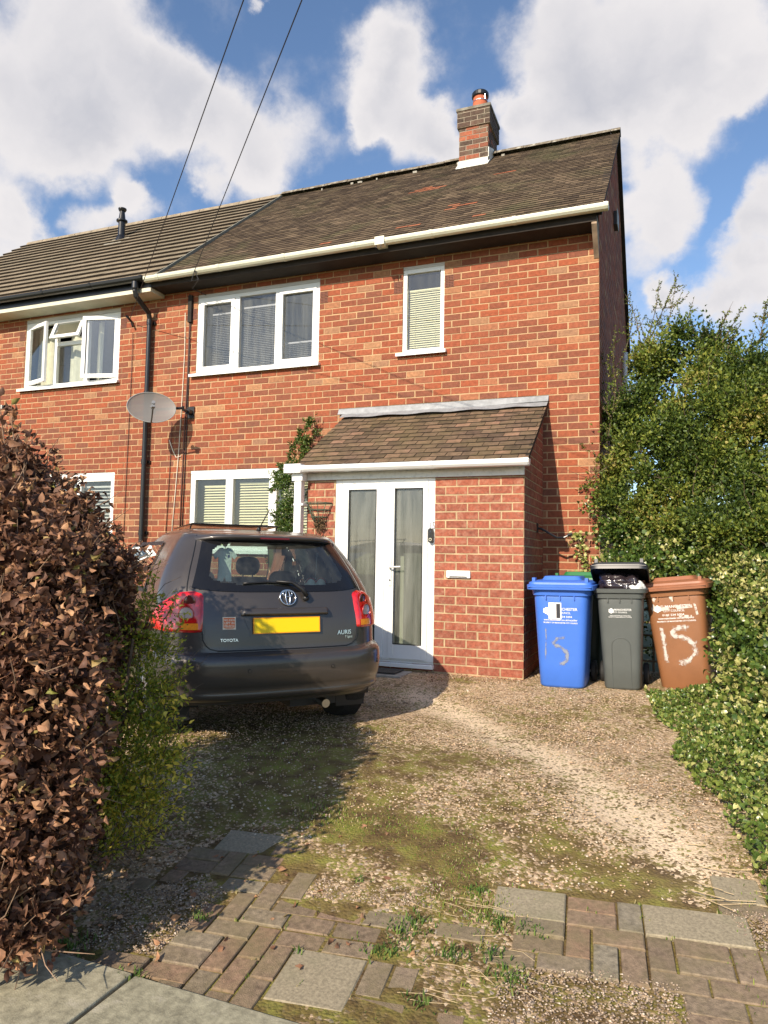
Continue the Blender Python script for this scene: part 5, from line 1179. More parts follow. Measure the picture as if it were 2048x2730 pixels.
# ------------------------------------------------------------------ ground
def inpoly(x,y,P):
    c=False;n=len(P)
    for i in range(n):
        x0,y0=P[i];x1,y1=P[i-1]
        if (y0>y)!=(y1>y) and x<(x1-x0)*(y-y0)/(y1-y0)+x0:c=not c
    return c
def G2(p):a=onG(*p);return a[0],a[1]
def WP(*pts):return [G2(p) for p in pts]
MOSS=[(*G2((x,y)),r,a) for x,y,r,a in ((640,1650,.45,.8),(500,1620,.6,.7),(760,1600,.45,.75),(860,1680,.35,.55),(700,1760,.35,.6),(480,1750,.35,.6),(880,1800,.22,.95),(970,1850,.22,.9),(800,1790,.2,.8),(1080,1740,.22,.6),(1020,1640,.25,.45),(1180,1830,.22,.75),(1330,1890,.2,.8),(1450,1900,.15,.7),(1200,1690,.18,.4),(1120,1550,.25,.55),(1250,1540,.3,.45),(1000,1470,.15,.6),(940,1960,.3,.7),(900,2060,.3,.7),(1030,2150,.25,.65),(600,1560,.5,.6),(1450,1540,.3,.6))]
TRK=[G2(p) for p in ((895,1500),(960,1530),(1060,1580),(1170,1630),(1270,1690),(1370,1760),(1450,1830),(1500,1890))]
TRK2=[G2(p) for p in ((1240,1765),(1290,1790),(1330,1830))]
GRASS=[(*G2((x,y)),r,a) for x,y,r,a in ((870,1800,.20,1),(960,1840,.18,1),(1000,1870,.12,.8),(760,1790,.16,.7),(690,1755,.14,.5),(930,1930,.12,.7),(1040,1960,.12,.8),(620,1640,.3,.35),(840,1560,.15,.3))]
def segd(x,y,T):
    b=9
    for (x0,y0),(x1,y1) in zip(T,T[1:]):
        dx,dy=x1-x0,y1-y0;t=min(1,max(0,((x-x0)*dx+(y-y0)*dy)/(dx*dx+dy*dy)));b=min(b,math.hypot(x-x0-t*dx,y-y0-t*dy))
    return b
def blobsum(x,y,B):return min(1.2,sum(a*math.exp(-((x-p)**2+(y-q)**2)/(r*r)) for p,q,r,a in B))
st_=.035;X0,X1,Yg0,Yg1=-4.2,2.6,-7.6,.02
nx=int((X1-X0)/st_);ny=int((Yg1-Yg0)/st_)
xs=np.linspace(X0,X1,nx+1);ys=np.linspace(Yg0,Yg1,ny+1)
V=[];mo=[];pa=[]
ph=RNG.uniform(0,6,8)
for y in ys:
    g0=gz(y)
    for x in xs:
        V.append((x,y,g0+.006*math.sin(x*3.1+ph[0]+y)+.005*math.sin(y*5+ph[1]-x*2)-.012*math.exp(-(segd(x,y,TRK)/.16)**2)))
        mo.append(blobsum(x,y,MOSS)+.8*sst((x-.95)/.6)+.5*sst((-1.5-x)/.8)*sst((y+5.2)/-1));pa.append(math.exp(-(segd(x,y,TRK)/(.21+.05*math.sin(y*7)))**2)+.8*math.exp(-(segd(x,y,TRK2)/.05)**2))
i,j=np.meshgrid(np.arange(nx),np.arange(ny));a=(j*(nx+1)+i).ravel();F4=np.stack([a,a+1,a+nx+2,a+nx+1],1)
gm,t,b,o=newmat('gravel ground');L=t.links.new
g=N(t,'ShaderNodeNewGeometry');am_=N(t,'ShaderNodeAttribute',attribute_name='moss');ap_=N(t,'ShaderNodeAttribute',attribute_name='pale')
vo=N(t,'ShaderNodeTexVoronoi',i_Scale=75);L(g.outputs['Position'],vo.inputs['Vector']);sepc=N(t,'ShaderNodeSeparateColor');L(vo.outputs['Color'],sepc.inputs[0])
peb=ramp(t,[(0,(.25,.17,.105)),(.25,(.42,.295,.18)),(.5,(.56,.40,.245)),(.75,(.65,.475,.30)),(.92,(.76,.60,.42)),(1,(.34,.29,.24))],sepc.outputs[0])
big=N(t,'ShaderNodeTexNoise',i_Scale=2.2,i_Detail=8,i_Roughness=.65);L(g.outputs['Position'],big.inputs['Vector'])
fine=N(t,'ShaderNodeTexNoise',i_Scale=22,i_Detail=9,i_Roughness=.72);L(g.outputs['Position'],fine.inputs['Vector'])
soil=N(t,'ShaderNodeMixRGB');soil.inputs[2].default_value=(.24,.165,.095,1);r=ramp(t,[(.48,(0,0,0)),(.66,(.75,)*3)],fine.outputs['Fac']);L(r.outputs[0],soil.inputs[0]);L(peb.outputs[0],soil.inputs[1])
# fine sandy track
pf_=N(t,'ShaderNodeMath',op='MULTIPLY');L(ap_.outputs['Fac'],pf_.inputs[0]);r=ramp(t,[(.28,(.45,)*3),(.48,(1,)*3)],fine.outputs['Fac']);L(r.outputs[0],pf_.inputs[1])
m1=N(t,'ShaderNodeMixRGB');L(pf_.outputs[0],m1.inputs[0]);L(soil.outputs[0],m1.inputs[1]);m1.inputs[2].default_value=(.84,.66,.45,1)
# moss
s1=N(t,'ShaderNodeMath',op='ADD');L(am_.outputs['Fac'],s1.inputs[0]);bb=N(t,'ShaderNodeMath',op='MULTIPLY_ADD');bb.inputs[1].default_value=2.6;bb.inputs[2].default_value=-1.06;L(big.outputs['Fac'],bb.inputs[0]);L(bb.outputs[0],s1.inputs[1])
s2=N(t,'ShaderNodeMath',op='ADD');L(s1.outputs[0],s2.inputs[0]);fb=N(t,'ShaderNodeMath',op='MULTIPLY_ADD');fb.inputs[1].default_value=2.8;fb.inputs[2].default_value=-1.4;L(fine.outputs['Fac'],fb.inputs[0]);L(fb.outputs[0],s2.inputs[1])
s3=N(t,'ShaderNodeMath',op='MULTIPLY_ADD');s3.inputs[1].default_value=1.3;L(sepc.outputs[1],s3.inputs[0]);s4=N(t,'ShaderNodeMath',op='ADD');s4.inputs[1].default_value=-.65;L(s2.outputs[0],s4.inputs[0]);L(s4.outputs[0],s3.inputs[2])
mf=N(t,'ShaderNodeMapRange');mf.inputs['From Min'].default_value=.25;mf.inputs['From Max'].default_value=.75;mf.inputs['To Max'].default_value=.93;L(s3.outputs[0],mf.inputs['Value'])
mcol=N(t,'ShaderNodeTexNoise',i_Scale=9,i_Detail=6);L(g.outputs['Position'],mcol.inputs['Vector']);mr_=ramp(t,[(.34,(.095,.058,.024)),(.5,(.165,.125,.036)),(.66,(.21,.205,.04))],mcol.outputs['Fac'])
m2=N(t,'ShaderNodeMixRGB');L(mf.outputs[0],m2.inputs[0]);L(m1.outputs[0],m2.inputs[1]);L(mr_.outputs[0],m2.inputs[2]);L(m2.outputs[0],b.inputs['Base Color']);b.inputs['Roughness'].default_value=.95;b.inputs['Specular IOR Level'].default_value=.15
inv=N(t,'ShaderNodeMath',op='SUBTRACT');inv.inputs[0].default_value=1;L(vo.outputs['Distance'],inv.inputs[1]);bp=N(t,'ShaderNodeBump',i_Strength=.7,i_Distance=.006);L(inv.outputs[0],bp.inputs['Height']);bp2=N(t,'ShaderNodeBump',i_Strength=.6,i_Distance=.02);L(fine.outputs['Fac'],bp2.inputs['Height']);L(bp.outputs[0],bp2.inputs['Normal']);L(bp2.outputs[0],b.inputs['Normal'])
PAV0=WP((375,1870),(500,1800),(630,1838),(735,1858),(905,1895),(1090,1912),(1228,1920),(1300,1935),(1372,1938),(1548,1962),(1535,1888),(1659,1900),(1720,1960),(1800,2330),(350,2330),(420,2190),(280,2105),(170,2050),(235,1940))
PEB0=[WP((225,1935),(445,1890),(490,1930),(335,2065),(170,2050)),WP((735,1850),(850,1855),(960,1900),(930,1965),(650,1940)),WP((1110,2095),(1300,2100),(1470,2130),(1540,2330),(1000,2330),(1070,2150)),WP((1560,1965),(1659,1975),(1800,2100),(1640,2060)),WP((860,1900),(1080,1925),(1110,1990),(1120,2110),(1060,2200),(960,2215),(900,2120),(830,2020),(800,1960))]
for k_,v_ in enumerate(V):
    if v_[1]<-4.9 and inpoly(v_[0],v_[1],PAV0):
        mo[k_]=1.15 if not any(inpoly(v_[0],v_[1],q_) for q_ in PEB0) else .35
dr_o=fastmesh('driveway',V,F4,gm)
for nm,dat in (('moss',mo),('pale',pa)):
    at=dr_o.data.attributes.new(nm,'FLOAT','POINT');at.data.foreach_set('value',np.array(dat,np.float32))
tag(dr_o,kind='structure')
mb=MB()
Y_=[-60,-40,-20,-12,-9,-7.6,-6.4,-5.8,-5.2,-4.6,-4,-2.7,-2.3,-1.9,-1.3,0,10,60,400]
X_=[-400,-60,-20,-8,-4,-1,1,3,8,20,60,400]
for a,b_ in zip(Y_,Y_[1:]):
    for c,d in zip(X_,X_[1:]):mb.quad((c,a,gz(a)-.03),(d,a,gz(a)-.03),(d,b_,gz(b_)-.03),(c,b_,gz(b_)-.03))
tag(mb.build('ground',mat('earth and grass',(.10,.115,.045),.95,var=.35,scale=1.5,bump=.5)),kind='structure')
# paving
A0=np.array(G2((637.5,2049)));B0=np.array(G2((798,2076)));e1=(B0-A0);UN=np.linalg.norm(e1)/3;e1/=np.linalg.norm(e1);e2=np.array([-e1[1],e1[0]])
PAV=WP((375,1870),(500,1800),(630,1838),(735,1858),(905,1895),(1090,1912),(1228,1920),(1300,1935),(1372,1938),(1548,1962),(1535,1888),(1659,1900),(1720,1960),(1800,2330),(350,2330),(420,2190),(280,2105),(170,2050),(235,1940))
PEB=[WP((225,1935),(445,1890),(490,1930),(335,2065),(170,2050)),WP((735,1850),(850,1855),(960,1900),(930,1965),(650,1940)),WP((1110,2095),(1300,2100),(1470,2130),(1540,2330),(1000,2330),(1070,2150)),WP((1560,1965),(1659,1975),(1800,2100),(1640,2060))]
GAP=WP((860,1900),(1080,1925),(1110,1990),(1120,2110),(1060,2200),(960,2215),(900,2120),(830,2020),(800,1960))
occ={}
def cell(i,j):return A0+e1*UN*(i+.5)-e2*UN*(j+.5)
def kind(i,j):
    x,y=cell(i,j)
    if not inpoly(x,y,PAV):return None
    for P in PEB:
        if inpoly(x,y,P):return 'peb'
    if inpoly(x,y,GAP):return 'gap'
    return 'blk'
def ij(px,py):
    p=np.array(G2((px,py)))-A0;return int(round(p@e1/UN)),int(round(-(p@e2)/UN))
mb=MB()
def gzz(x,y):return gz(y)
def paver(i,j,w,h,rn,mi,mbx,gap=.0025,top=.010):
    a=gap+random.uniform(0,.003)
    c=[A0+e1*(UN*i+a)-e2*(UN*j+a),A0+e1*(UN*(i+w)-a)-e2*(UN*j+a),A0+e1*(UN*(i+w)-a)-e2*(UN*(j+h)-a),A0+e1*(UN*i+a)-e2*(UN*(j+h)-a)]
    m=sum(c)/4;th=random.uniform(-.01,.01);R_=np.array([[math.cos(th),-math.sin(th)],[math.sin(th),math.cos(th)]]);c=[m+R_@(p-m) for p in c]
    dz=random.uniform(-.004,.004);tl=[random.uniform(-.002,.002) for _ in range(4)];e=.004
    zt=[gz(p[1])+top+dz+k for p,k in zip(c,tl)];n=len(mbx.v)
    mbx.v+=[(p[0],p[1],z-.05) for p,z in zip(c,zt)]+[(p[0],p[1],z-e) for p,z in zip(c,zt)]+[(*(p+(m-p)*e*1.4/np.linalg.norm(m-p)),z) for p,z in zip(c,zt)]
    fs=[(8,11,10,9)]+[(k,k+4,(k+1)%4+4,(k+1)%4) for k in range(4)]+[(k+4,k+8,(k+1)%4+8,(k+1)%4+4) for k in range(4)]
    for f in fs:mbx.f.append(tuple(n+q for q in f));mbx.r.append(rn);mbx.m.append(mi)
for (px,py,w,h,rn) in ((637.5,2049,3,3,.95),(500,1802,3,2,.93),(1092,1914,3,2,.85),(1372,1940,4,2,.9),(1538,1888,2,2,.9)):
    i,j=ij(px,py)
    for a in range(w):
        for b_ in range(h):occ[(i+a,j+b_)]=1
    paver(i,j,w,h,rn,1,mb,top=.005)
for j in range(-22,22):
    for i in range(-20,36):
        if (i,j) in occ:continue
        k=kind(i,j)
        if k is None or k=='peb':continue
        if k=='gap' and random.random()<.68:continue
        hz=(i+ j)%3!=0 if random.random()<.75 else random.random()<.5
        opt=[(2,1),(1,2)] if hz else [(1,2),(2,1)]
        done=False
        for w,h in opt:
            if all((i+a,j+b_) not in occ and kind(i+a,j+b_) in ('blk','gap') for a in range(w) for b_ in range(h)):
                for a in range(w):
                    for b_ in range(h):occ[(i+a,j+b_)]=1
                paver(i,j,w,h,random.random(),0,mb,top=.004 if k=='blk' else -.001);done=True;break
        if not done:
            occ[(i,j)]=1;paver(i,j,1,1,random.random(),0,mb,top=.004 if k=='blk' else -.002)
blkm=mat_rnd('block paving',[(0,(.19,.14,.095)),(.3,(.245,.175,.115)),(.55,(.235,.19,.13)),(.82,(.27,.17,.11)),(.96,(.245,.21,.15)),(1,(.28,.24,.17))],mott=.42,scale=45,bump=1.0,bscale=240,big=(.20,.165,.085),bigscale=6,bigpos=(.42,.72),bigamt=.85,bd=.003)
slbm=mat_rnd('paving slab',[(0,(.24,.215,.155)),(1,(.31,.26,.175))],mott=.35,scale=90,bump=.5,bscale=300,big=(.22,.20,.12),bigscale=4,bigpos=(.5,.8),bd=.002)
tag(mb.build('block_paving',[blkm,slbm]),kind='structure')
# public footpath flags
mb=MB();O2=np.array(G2((292,2112)));f1=np.array(G2((620,2208)))-O2;f1/=np.linalg.norm(f1);f2=np.array([f1[1],-f1[0]])
if f2[1]>0:f2=-f2
for a in range(-9,3):
    for b_ in range(0,6):
        L1,L2=.80,.62;g_=.006+random.uniform(0,.003);p=[O2+f1*(a*L1+g_)+f2*(b_*L2+g_),O2+f1*((a+1)*L1-g_)+f2*(b_*L2+g_),O2+f1*((a+1)*L1-g_)+f2*((b_+1)*L2-g_),O2+f1*(a*L1+g_)+f2*((b_+1)*L2-g_)]
        dz=random.uniform(-.004,.004);rn=random.random();zt=[gz(q[1])+.016+dz for q in p]
        if a==0 and b_==0:pass
        mb.hexa([(q[0],q[1],z-.05) for q,z in zip(p,zt)]+[(q[0],q[1],z) for q,z in zip(p,zt)],rn)
flg=mat_rnd('footpath flag',[(0,(.30,.28,.195)),(1,(.35,.32,.225))],mott=.4,scale=30,bump=.5,bscale=180,big=(.46,.42,.32),bigscale=9,bigpos=(.56,.70),bd=.003)
tag(mb.build('footpath',flg,bevel=.006),kind='structure')
# loose pebbles
def stones(name,P,size,m,flat=.6,parent=None):
    n=len(P);base=np.array([[1,0,0],[0,1,0],[-1,0,0],[0,-1,0],[0,0,1],[0,0,-1]],float)
    base=np.repeat(base[None],n,0)*RNG.uniform(.6,1.15,(n,6,1))+RNG.normal(size=(n,6,3))*.12;base[:,:,2]*=flat
    th=RNG.uniform(0,6.3,n);c,s=np.cos(th),np.sin(th);x=base[:,:,0]*c[:,None]-base[:,:,1]*s[:,None];y=base[:,:,0]*s[:,None]+base[:,:,1]*c[:,None]
    V=np.stack([x,y*.8,base[:,:,2]],2)*size[:,None,None]+P[:,None,:]
    f=np.array([[0,1,4],[1,2,4],[2,3,4],[3,0,4],[1,0,5],[2,1,5],[3,2,5],[0,3,5]]);Fc=(np.arange(n)[:,None,None]*6+f[None]).reshape(-1,3)
    return fastmesh(name,V.reshape(-1,3),Fc,m,np.repeat(RNG.random(n),8),parent)
pebm=mat_rnd('pebble',[(0,(.26,.18,.12)),(.2,(.42,.29,.18)),(.45,(.56,.40,.25)),(.65,(.62,.43,.27)),(.8,(.45,.35,.26)),(.93,(.68,.54,.39)),(1,(.80,.72,.60))],mott=.2,scale=90,bump=0)
n=48000;cand=np.stack([RNG.uniform(-3.4,1.7,n),RNG.uniform(-5.9,-.05,n)],1)
ok=[]
for x,y in cand:
    if x<-1.6 and y>-2.2:continue
    if PX0-.05<x<PX1+.02 and y>PY-.02:continue
    if inpoly(x,y,PAV):continue
    d=segd(x,y,TRK)
    if d<.17 and random.random()<.88:continue
    if random.random()<.45*blobsum(x,y,MOSS):continue
    ok.append((x,y,gz(y)+.002))
P=np.array(ok);size=RNG.uniform(.0035,.009,len(P))*np.where(RNG.random(len(P))<.05,1.7,1);tag(stones('gravel',P,size,pebm),kind='stuff',label='pinkish brown gravel spread over the driveway',cat='gravel')
pts=[]
for P_ in PEB:
    xs_=[p[0] for p in P_];ys_=[p[1] for p in P_];A_=(max(xs_)-min(xs_))*(max(ys_)-min(ys_))
    for _ in range(int(A_*9500)):
        x,y=random.uniform(min(xs_),max(xs_)),random.uniform(min(ys_),max(ys_))
        if inpoly(x,y,P_) and inpoly(x,y,PAV):pts.append((x,y,gz(y)+.006))
P=np.array(pts);tag(stones('embedded_pebbles',P,RNG.uniform(.003,.0070,len(P)),mat_rnd('set pebble',[(0,(.15,.115,.09)),(.4,(.28,.21,.155)),(.7,(.38,.285,.20)),(.92,(.50,.39,.29)),(1,(.72,.63,.52))],mott=.2,scale=90,bump=0)),kind='stuff',label='small round pebbles set close together in bare patches between the paving',cat='pebbles')
# grass and weeds
def blades(name,C_,hgt,m,spread,label,cat,kind_='stuff',lean=.6,wd=.0022):
    n=len(C_);th=RNG.uniform(0,6.3,n);d=np.stack([np.cos(th),np.sin(th),np.zeros(n)],1);side=np.stack([-np.sin(th),np.cos(th),np.zeros(n)],1);h=hgt[:,None];ln=RNG.uniform(.1,lean,(n,1))
    b0=C_-side*wd;b1=C_+side*wd;m0=C_+d*h*ln*.4+np.array([0,0,1])*h*.6-side*wd*.7;m1=m0+side*wd*1.4;t_=C_+d*h*ln+np.array([0,0,1])*h*(1-ln*.35)
    V=np.stack([b0,b1,m1,m0,t_],1).reshape(-1,3);k=np.arange(n)[:,None]*5;Fc=np.concatenate([k+np.array([[0,1,2]]),k+np.array([[0,2,3]]),k+np.array([[3,2,4]])],1).reshape(-1,3)
    o=fastmesh(name,V,Fc,m,np.repeat(RNG.random(n),3));return tag(o,label,cat,kind=kind_)
gr=mat_rnd('grass blade',[(0,(.10,.16,.025)),(.45,(.18,.27,.04)),(.7,(.27,.34,.06)),(.85,(.42,.36,.15)),(1,(.55,.45,.25))],mott=.15,bump=0,transl=.3)
pts=[]
for p,q,r,a in GRASS:
    for _ in range(int(4200*a*r)):pts.append((random.gauss(p,r*.65),random.gauss(q,r*.65)))
for P_ in (GAP,):
    for _ in range(1500):
        x,y=random.uniform(-.4,.6),random.uniform(-6.9,-5.2)
        if inpoly(x,y,P_) and (math.sin(x*17+2)+math.sin(y*13+x*5))>.1:pts.append((x,y))
for _ in range(2500):
    x=.9+abs(random.gauss(0,.35));y=random.uniform(-6,-1.2);pts.append((x,y))
for i_,j_ in occ:                       # grass and moss in the joints
    if random.random()<.10:
        c=A0+e1*UN*i_-e2*UN*j_
        for _ in range(6):pts.append((c[0]+random.gauss(0,.012),c[1]+random.gauss(0,.012)))
P=np.array([(x,y,gz(y)+.0) for x,y in pts]);blades('grass',P,RNG.uniform(.006,.022,len(P)),gr,0,'short green and straw coloured grass growing through gravel and paving joints','grass')
TUF=[(840,2050,.05,110),(868,2010,.035,70),(1100,2110,.045,110),(975,2062,.03,70),(908,2168,.03,60),(1075,1992,.035,70),(1140,2010,.035,60),(150,2045,.045,110),(285,2115,.03,50),(440,1985,.02,40),(1030,1925,.03,60),(780,1905,.02,40),(900,1990,.04,80),(1060,2060,.03,50),(640,2062,.015,20)]
pts=[];hh=[]
for x,y,r,k in TUF:
    c=onG(x,y)
    for _ in range(k):pts.append((c[0]+random.gauss(0,r),c[1]+random.gauss(0,r*.8),c[2]));hh.append(random.uniform(.008,.034))
blades('grass_tufts',np.array(pts),np.array(hh),mat_rnd('tuft blade',[(0,(.05,.11,.02)),(.6,(.12,.21,.04)),(1,(.24,.30,.08))],mott=.1,bump=0,transl=.3),0,'small bright green grass tufts in gaps of the block paving','grass',wd=.003,lean=1.0)
pts=[(onG(random.uniform(830,1150),random.uniform(1900,2180),.006)) for _ in range(26)]
mb=MB()
for p in pts:
    a=random.uniform(-.5,.6);l=random.uniform(.05,.2);d=np.array([math.cos(a),math.sin(a),0]);k=random.uniform(-.02,.02);mb.tube([p,p+d*l*.5+np.array([0,k,.004]),p+d*l],.0010,4)
for _ in range(22):
    p=onG(random.uniform(1480,1650),random.uniform(1780,1960),.006);a=random.uniform(-.9,.3);l=random.uniform(.05,.18);d=np.array([math.cos(a),math.sin(a),.1]);mb.tube([p,p+d*l*.5,p+d*l],.0016,4)
tag(mb.build('dry_straws',mat('dry straw',(.50,.38,.22),.8)),'thin dry straw stems scattered over the paving and gravel','straw',kind='stuff')
# ------------------------------------------------------------------ vegetation
def blob_leaves(blobs,dens,size,shell=.35,inner=None,up=.3,flatten=1.0,noise=.18):
    """leaf positions and directions on lumpy shells"""
    Ps=[];Ds=[];Sz=[]
    for (c,r) in blobs:
        n=int(dens*r*r);d=rdir(n);f=np.ones(n)
        for k in range(5):
            q=RNG.normal(size=3)*(3+2*k);f+=noise/(1+.6*k)*np.sin(d@q+RNG.uniform(0,6))
        rad=r*f*(1-shell*RNG.random(n)**1.6);P=np.array(c)+d*rad[:,None]*np.array([1,1,flatten])
        Ps.append(P);Ds.append(d+RNG.normal(size=(n,3))*.75+np.array([0,0,up]));Sz.append(RNG.uniform(*size,n))
    return np.concatenate(Ps),np.concatenate(Ds),np.concatenate(Sz)
def twigs(blobs,k,r,length,m,parent,name='twigs',root=None):
    mb=MB()
    for (c,rad) in blobs:
        for _ in range(k):
            d=rdir(1)[0];p=np.array(c)+d*rad*random.uniform(.2,.8);q=d+rdir(1)[0]*.8+np.array([0,0,.5]);q/=np.linalg.norm(q);l=length*random.uniform(.5,1.3);b_=rdir(1)[0]*l*.12
            mb.tube([p,p+q*l*.5+b_,p+q*l],[r,r*.7,r*.3],4,caps=False)
    return mb.build(name,m,parent)
bark=mat('hedge bark',(.13,.09,.06),.9,var=.4,scale=40)
def PB(L_):return [(onY(x,y,Y),r) for x,y,Y,r in L_]
# beech hedge with dead leaves
bh=thing('beech_hedge','tall hedge of curled dead brown leaves filling the left edge','hedge',(-1.9,-6.0,-.3))
BH=PB([(-15,1150,-6.15,.24),(75,1240,-6.15,.21),(-20,1390,-6.3,.28),(65,1450,-6.3,.24),(-10,1600,-6.35,.28),(60,1640,-6.3,.23),(0,1790,-6.4,.24),(55,1790,-6.3,.19),(-50,1920,-6.4,.2),(130,1440,-6.0,.20),(120,1650,-6.0,.19),(20,1930,-6.3,.16),(100,1930,-6.1,.13),(-30,2000,-6.45,.12),(60,2000,-6.35,.10),
 (165,1220,-5.6,.22),(190,1390,-5.5,.22),(175,1540,-5.5,.22),(150,1720,-5.6,.22),(85,1130,-5.6,.24),(20,1040,-5.6,.22),(225,1270,-5.5,.14),(-110,1190,-6.0,.30),(-150,1500,-6.1,.45),(-150,1830,-6.2,.35),(110,1840,-5.8,.15),(0,1010,-5.7,.12),(130,1120,-5.6,.14),(190,1170,-5.5,.12),(255,1230,-5.5,.08),(250,1360,-5.4,.12)])
P,Dd,Sz=blob_leaves(BH,36000,(.022,.048),shell=.65,up=-.3,noise=.26);V,Fc=leaf_mesh(P,Dd,Sz,.62,.34,.45)
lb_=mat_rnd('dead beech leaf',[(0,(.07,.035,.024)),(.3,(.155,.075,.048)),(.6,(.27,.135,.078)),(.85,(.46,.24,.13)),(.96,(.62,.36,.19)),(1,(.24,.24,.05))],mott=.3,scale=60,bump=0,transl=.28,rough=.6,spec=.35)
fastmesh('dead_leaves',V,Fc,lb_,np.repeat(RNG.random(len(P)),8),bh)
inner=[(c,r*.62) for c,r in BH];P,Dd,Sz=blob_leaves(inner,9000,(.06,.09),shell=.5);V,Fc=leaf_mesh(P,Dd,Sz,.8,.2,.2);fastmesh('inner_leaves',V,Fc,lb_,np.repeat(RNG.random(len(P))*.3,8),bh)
tw=twigs(BH,16,.003,.19,mat('hedge twig',(.26,.17,.11),.8,var=.3,scale=40),bh)
mb=MB()
for k in range(26):
    a=random.random();x=-1.62-a*1.6+random.uniform(-.1,.1);y=-6.25+random.uniform(-.1,.75);p=np.array([x,y,gz(y)-.02]);mb.tube([p,p+np.array([random.uniform(-.08,.08),random.uniform(-.08,.08),.4]),p+np.array([random.uniform(-.15,.15),random.uniform(-.15,.15),1.0])],[.014,.011,.006],6)
mb.build('stems',bark,bh)
def sprig(mbt,base,tip,nl,ls,acc,side=.10,nside=7,r=.004):
    base=np.array(base);tip=np.array(tip);L0=np.linalg.norm(tip-base);bend=rdir(1)[0]*L0*.06
    pts=[base+(tip-base)*t+bend*math.sin(t*3.1) for t in np.linspace(0,1,6)];mbt.tube(pts,[r*(1-.75*t) for t in np.linspace(0,1,6)],4,caps=False)
    segs=[(pts,nl)]
    for k in range(nside):
        t=random.uniform(.08,.9);p=base+(tip-base)*t+bend*math.sin(t*3.1);d=(tip-base)/L0+rdir(1)[0]*1.1;d/=np.linalg.norm(d);l=L0*side*random.uniform(.6,1.8)*(1.15-t)
        q=[p,p+d*l*.5+rdir(1)[0]*l*.08,p+d*l];mbt.tube(q,[r*.5,r*.35,r*.2],4,caps=False);segs.append((q,max(3,int(nl*l/L0*1.3))))
    for q,n in segs:
        q=np.array(q);T_=RNG.random(n)*(len(q)-1);i=np.minimum(T_.astype(int),len(q)-2);f=(T_-i)[:,None];P=q[i]*(1-f)+q[i+1]*f;acc.append((P,(q[-1]-q[0])/np.linalg.norm(q[-1]-q[0])*.5+rdir(n),RNG.uniform(*ls,n)))
def finish(acc,name,m,parent,width=.6,fold=.25,curl=.2,rn=None):
    P=np.concatenate([a[0] for a in acc]);D2=np.concatenate([a[1] for a in acc]);Z=np.concatenate([a[2] for a in acc]);V,Fc=leaf_mesh(P,D2,Z,width,fold,curl);r=RNG.random(len(P)) if rn is None else rn(len(P));return fastmesh(name,V,Fc,m,np.repeat(r,8),parent)
acc=[];mb=MB()
for (x0,y0,x1,y1,Y) in ((40,1000,25,870,-5.8),(50,1050,60,960,-5.8),(20,1000,0,850,-5.8),(0,1040,45,930,-5.8)):
    sprig(mb,onY(x0,y0,Y),onY(x1,y1,Y),16,(.03,.055),acc,side=.25,nside=3,r=.004)
for (x0,y0,x1,y1,Y) in ((10,1950,205,1915,-6.35),):sprig(mb,onY(x0,y0,Y),onY(x1,y1,Y),5,(.03,.05),acc,side=.2,nside=2,r=.003)
mb.build('sprig_stems',MATS['hedge twig'],bh);finish(acc,'sprig_leaves',lb_,bh,.6,.5,.5)
# privet at the end of the hedge
pv_=thing('privet_bush','small green and yellow leaved bush between the brown hedge and the car','bush',(-1.9,-4.9,-.2))
PVB=PB([(320,1310,-5.2,.10),(335,1400,-5.25,.13),(300,1480,-5.4,.15),(345,1500,-5.3,.12),(320,1580,-5.45,.16),(270,1620,-5.5,.15),(350,1640,-5.4,.12),(300,1700,-5.5,.15),(250,1740,-5.6,.13),(340,1740,-5.4,.10),(285,1380,-5.4,.12),(230,1680,-5.6,.12),(270,1540,-5.5,.12),(300,1800,-5.5,.08),(240,1820,-5.6,.08)])
P,Dd,Sz=blob_leaves(PVB,42000,(.014,.027),shell=.75,up=.4,noise=.3);V,Fc=leaf_mesh(P,Dd,Sz,.5,.2,.2)
rn=np.clip(RNG.random(len(P))*.75+.9*np.clip((.5-P[:,2])*.9,0,.5)*RNG.random(len(P))**.7,0,1)
pm=mat_rnd('privet leaf',[(0,(.11,.17,.025)),(.35,(.26,.33,.04)),(.6,(.46,.48,.06)),(.8,(.70,.60,.08)),(1,(.90,.70,.12))],mott=.15,bump=0,transl=.35,rough=.4,spec=.4)
fastmesh('leaves',V,Fc,pm,np.repeat(rn,8),pv_);twigs(PVB,14,.0022,.22,bark,pv_)
acc=[];mb=MB()
for (x0,y0,x1,y1) in ((330,1300,345,1215),(345,1350,385,1270),(350,1420,400,1330),(350,1500,410,1440),(360,1560,395,1510),(350,1650,405,1600),(350,1700,425,1575),(330,1600,390,1550),(320,1330,300,1230),(350,1480,420,1420),(300,1750,330,1800),(345,1640,420,1690)):
    sprig(mb,onY(x0,y0,-5.35),onY(x1,y1,-5.4),22,(.014,.027),acc,side=.35,nside=4,r=.0025)
mb.build('sprig_stems',bark,pv_)
n=230;P=np.array([onY(random.uniform(175,415),random.uniform(1470,1800),random.uniform(-5.75,-5.4)) for _ in range(n)]);V,Fc=leaf_mesh(P,rdir(n)+np.array([.2,-.3,.5]),RNG.uniform(.022,.036,n),.5,.15,.2)
fastmesh('yellow_leaves',V,Fc,mat_rnd('yellow privet leaf',[(0,(.62,.55,.07)),(1,(.92,.74,.14))],mott=.1,bump=0,transl=.35),np.repeat(RNG.random(n),8),pv_);finish(acc,'sprig_leaves',pm,pv_,.5,.2,.2,rn=lambda n:np.clip(RNG.normal(.55,.22,n),0,1))
